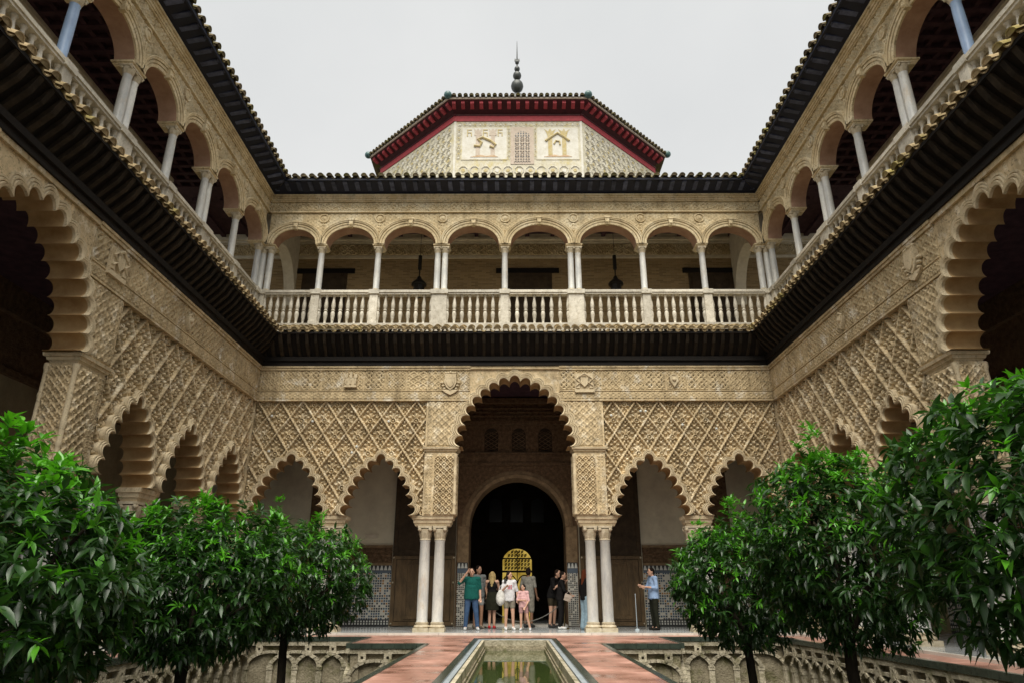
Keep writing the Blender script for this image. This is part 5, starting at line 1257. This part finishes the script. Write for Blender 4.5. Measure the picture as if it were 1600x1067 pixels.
# ================================================================== orange trees
def crs(a, b): return np.array((a[1]*b[2]-a[2]*b[1], a[2]*b[0]-a[0]*b[2], a[0]*b[1]-a[1]*b[0]))
LEAF_V = [(0,0,0),(-.17,.32,.05),(0,.36,-.01),(.17,.32,.05),(-.165,.62,.04),(0,.68,-.035),(.165,.62,.04),(0,1.18,-.17)]
LEAF_F = [(0,2,1),(0,3,2),(1,2,5,4),(2,3,6,5),(4,5,7),(5,6,7)]
lv = np.array(LEAF_V)
LEAF_ME = []
for mt in (M_leaf, M_leafy):
    q = MB(); q.v = [tuple(p) for p in LEAF_V]; q.f = LEAF_F; LEAF_ME.append(q.mesh('leaf', mt, 179))
CAMP = np.array([0, -20, .94])
def orange_tree(label, x, y, zc, rx, rz, ntw, lsize, seed, spikes=(), nleaf=120, trunk_lean=(0, 0), young=.3):
    rg = np.random.default_rng(seed); rnd = random.Random(seed)
    t = thing('orange_tree', label, 'tree', (x, y, ZG), group='clipped orange trees in the sunken gardens')
    zt = zc-ZG                               # crown centre above the bed
    # trunk and limbs
    fork = zt-rz*.75; q = MB(); lx, ly = trunk_lean
    q.tube([(-lx, -ly, 0), (-lx*.6+.02, -ly*.6, fork*.4), (-.01, .01, fork*.8), (0, 0, fork)], [.085, .07, .066, .07], 10); q.build('trunk', M_bark, t, 60)
    for k in range(7):
        a = 2*PI*k/7+rnd.uniform(-.3, .3); d = rnd.uniform(.5, .8)
        p = [(0, 0, fork-.05), (rx*.25*math.cos(a), rx*.25*math.sin(a), fork+rz*.35), (rx*d*math.cos(a), rx*d*math.sin(a), zt+rz*rnd.uniform(-.1, .5))]
        MB().tube(p, [.042, .03, .012], 7).build('limb', M_bark, t, 60)
    # lumpy crown: twig tips over an uneven shell and inside
    lob = rg.normal(size=(14, 3)); lob /= np.linalg.norm(lob, axis=1)[:, None]; la = rg.uniform(-.22, .24, 14)
    d = rg.normal(size=(ntw, 3)); d /= np.linalg.norm(d, axis=1)[:, None]
    bump = 1+(la[None]*np.exp(-((1-d@lob.T)/.12))).sum(1)
    rr_ = rg.uniform(.35, 1, ntw)**.42*bump
    c = d*rr_[:, None]*np.array([rx, rx, rz]); c[:, 2] = np.where(c[:, 2] < 0, c[:, 2]*.88, c[:, 2])
    out_ = rr_/bump
    for (sx, sz, h, n_) in spikes:           # upright young shoots standing out of the crown
        pts = np.stack([sx+rg.normal(size=n_)*.05, rg.normal(size=n_)*.1-rx*.3, sz+rg.uniform(0, h, n_)], 1); c = np.r_[c, pts]; d = np.r_[d, np.tile([0, -.2, 1.], (n_, 1))]; out_ = np.r_[out_, np.full(n_, 1.3)]
    V = []; isy = []
    for i in range(len(c)):
        n_ = rnd.randint(6, 9); ax = d[i]*1.0+np.array([0, 0, .25])+rg.normal(size=3)*.35; ax /= np.linalg.norm(ax)
        u = crs(ax, [0.3, .2, 1.]); u /= np.linalg.norm(u); v = crs(ax, u); a0 = rnd.uniform(0, 6.28)
        yng = (rnd.random() < young*(1.0 if d[i][2] > .15 else .25)) and out_[i] > .8 or out_[i] > 1.2
        for j in range(n_):
            a = a0+j*2.4; sp = rnd.uniform(.55, 1.15); dr = ax*(1.15-sp*.75)+sp*(math.cos(a)*u+math.sin(a)*v); dr[2] -= .38 if not yng else .0
            dr /= math.sqrt(dr[0]**2+dr[1]**2+dr[2]**2); sd = crs(dr, [0, 0, 1.]); l_ = math.sqrt(sd[0]**2+sd[1]**2+sd[2]**2)
            if l_ < .05: continue
            sd /= l_; nr = crs(sd, dr); ro = rnd.uniform(-.5, .5); sd2 = sd*math.cos(ro)+nr*math.sin(ro); nr2 = crs(sd2, dr)
            L_ = lsize*rnd.uniform(.6, 1.3)*(.8 if yng else 1); org = c[i]+ax*.05*rnd.uniform(-1, .6)+np.array([0, 0, zt])
            V.append((org, sd2, dr, nr2, L_, out_[i])); isy.append(yng)
    org = np.array([p[0] for p in V]); B = np.array([[p[1], p[2], p[3]] for p in V]); Ls = np.array([p[4] for p in V]); isy = np.array(isy)
    P = org[:, None, :]+np.einsum('kc,ncd->nkd', lv, B)*Ls[:, None, None]
    # the leaves nearest the viewer on the outside are pieces of their own
    wp = org+np.array([x, y, ZG]); dist = np.linalg.norm(wp-CAMP, axis=1)-np.array([p[5] for p in V])*.4+rg.uniform(0, .5, len(V))
    inv = np.where(wp[:, 2] > .1)[0]; front = inv[np.argsort(dist[inv])[:nleaf]]; mask = np.zeros(len(V), bool); mask[front] = True
    for i in front:
        M4 = Matrix.Identity(4)
        for r_ in range(3):
            for c_ in range(3): M4[r_][c_] = float(B[i][c_][r_]*Ls[i])
            M4[r_][3] = float(org[i][r_])
        o = new('leaf', LEAF_ME[int(isy[i])], t); o.matrix_local = M4
    for yv, nm, mt in ((False, 'foliage', M_leaf), (True, 'young_foliage', M_leafy)):
        sel = P[(isy == yv) & ~mask]; n_ = len(sel)
        if not n_: continue
        q = MB(); q.v = [tuple(p) for p in sel.reshape(-1, 3).tolist()]; k = len(LEAF_V)
        q.f = [tuple(i+n*k for i in f) for n in range(n_) for f in LEAF_F]
        q.build(nm, mt, t, 179, kind='stuff')
    return t
# positions in the two beds
orange_tree('broad orange tree nearest the viewer in the left bed', -4.2, -14.75, 1.0, 1.55, 1.05, 1900, .125, 1, nleaf=260, spikes=((.65, .85, .26, 14), (1.0, .62, .22, 10), (-.4, .95, .2, 10)), young=.32)
orange_tree('middle orange tree of the left bed with a forked trunk', -3.85, -11.3, 1.02, 1.15, .94, 1600, .115, 2, nleaf=160, spikes=((.15, .85, .2, 12), (-.5, .7, .2, 8)), young=.35)
orange_tree('farthest orange tree of the left bed beside the pink platform', -3.85, -7.6, 1.12, 1.25, 1.02, 1550, .115, 3, nleaf=110, spikes=((-.25, .95, .45, 14), (.45, .75, .4, 10)), young=.45)
orange_tree('farthest orange tree of the right bed beside the pink platform', 3.85, -7.7, 1.12, 1.30, 1.02, 1600, .115, 4, nleaf=110, spikes=((-.2, .95, .45, 14), (-.75, .7, .3, 8)), young=.4)
orange_tree('tall middle orange tree of the right bed with a pointed top', 3.85, -11.4, 1.38, 1.04, 1.22, 1700, .105, 5, nleaf=160, spikes=((-.25, 1.05, .5, 26), (.3, .95, .3, 12)), young=.5)
orange_tree('broad orange tree nearest the viewer in the right bed', 4.52, -14.9, 1.40, 1.50, 1.28, 1900, .13, 6, nleaf=260, spikes=((-.2, 1.15, .25, 12), (.4, 1.15, .3, 10), (-.8, .85, .2, 8)), young=.28)
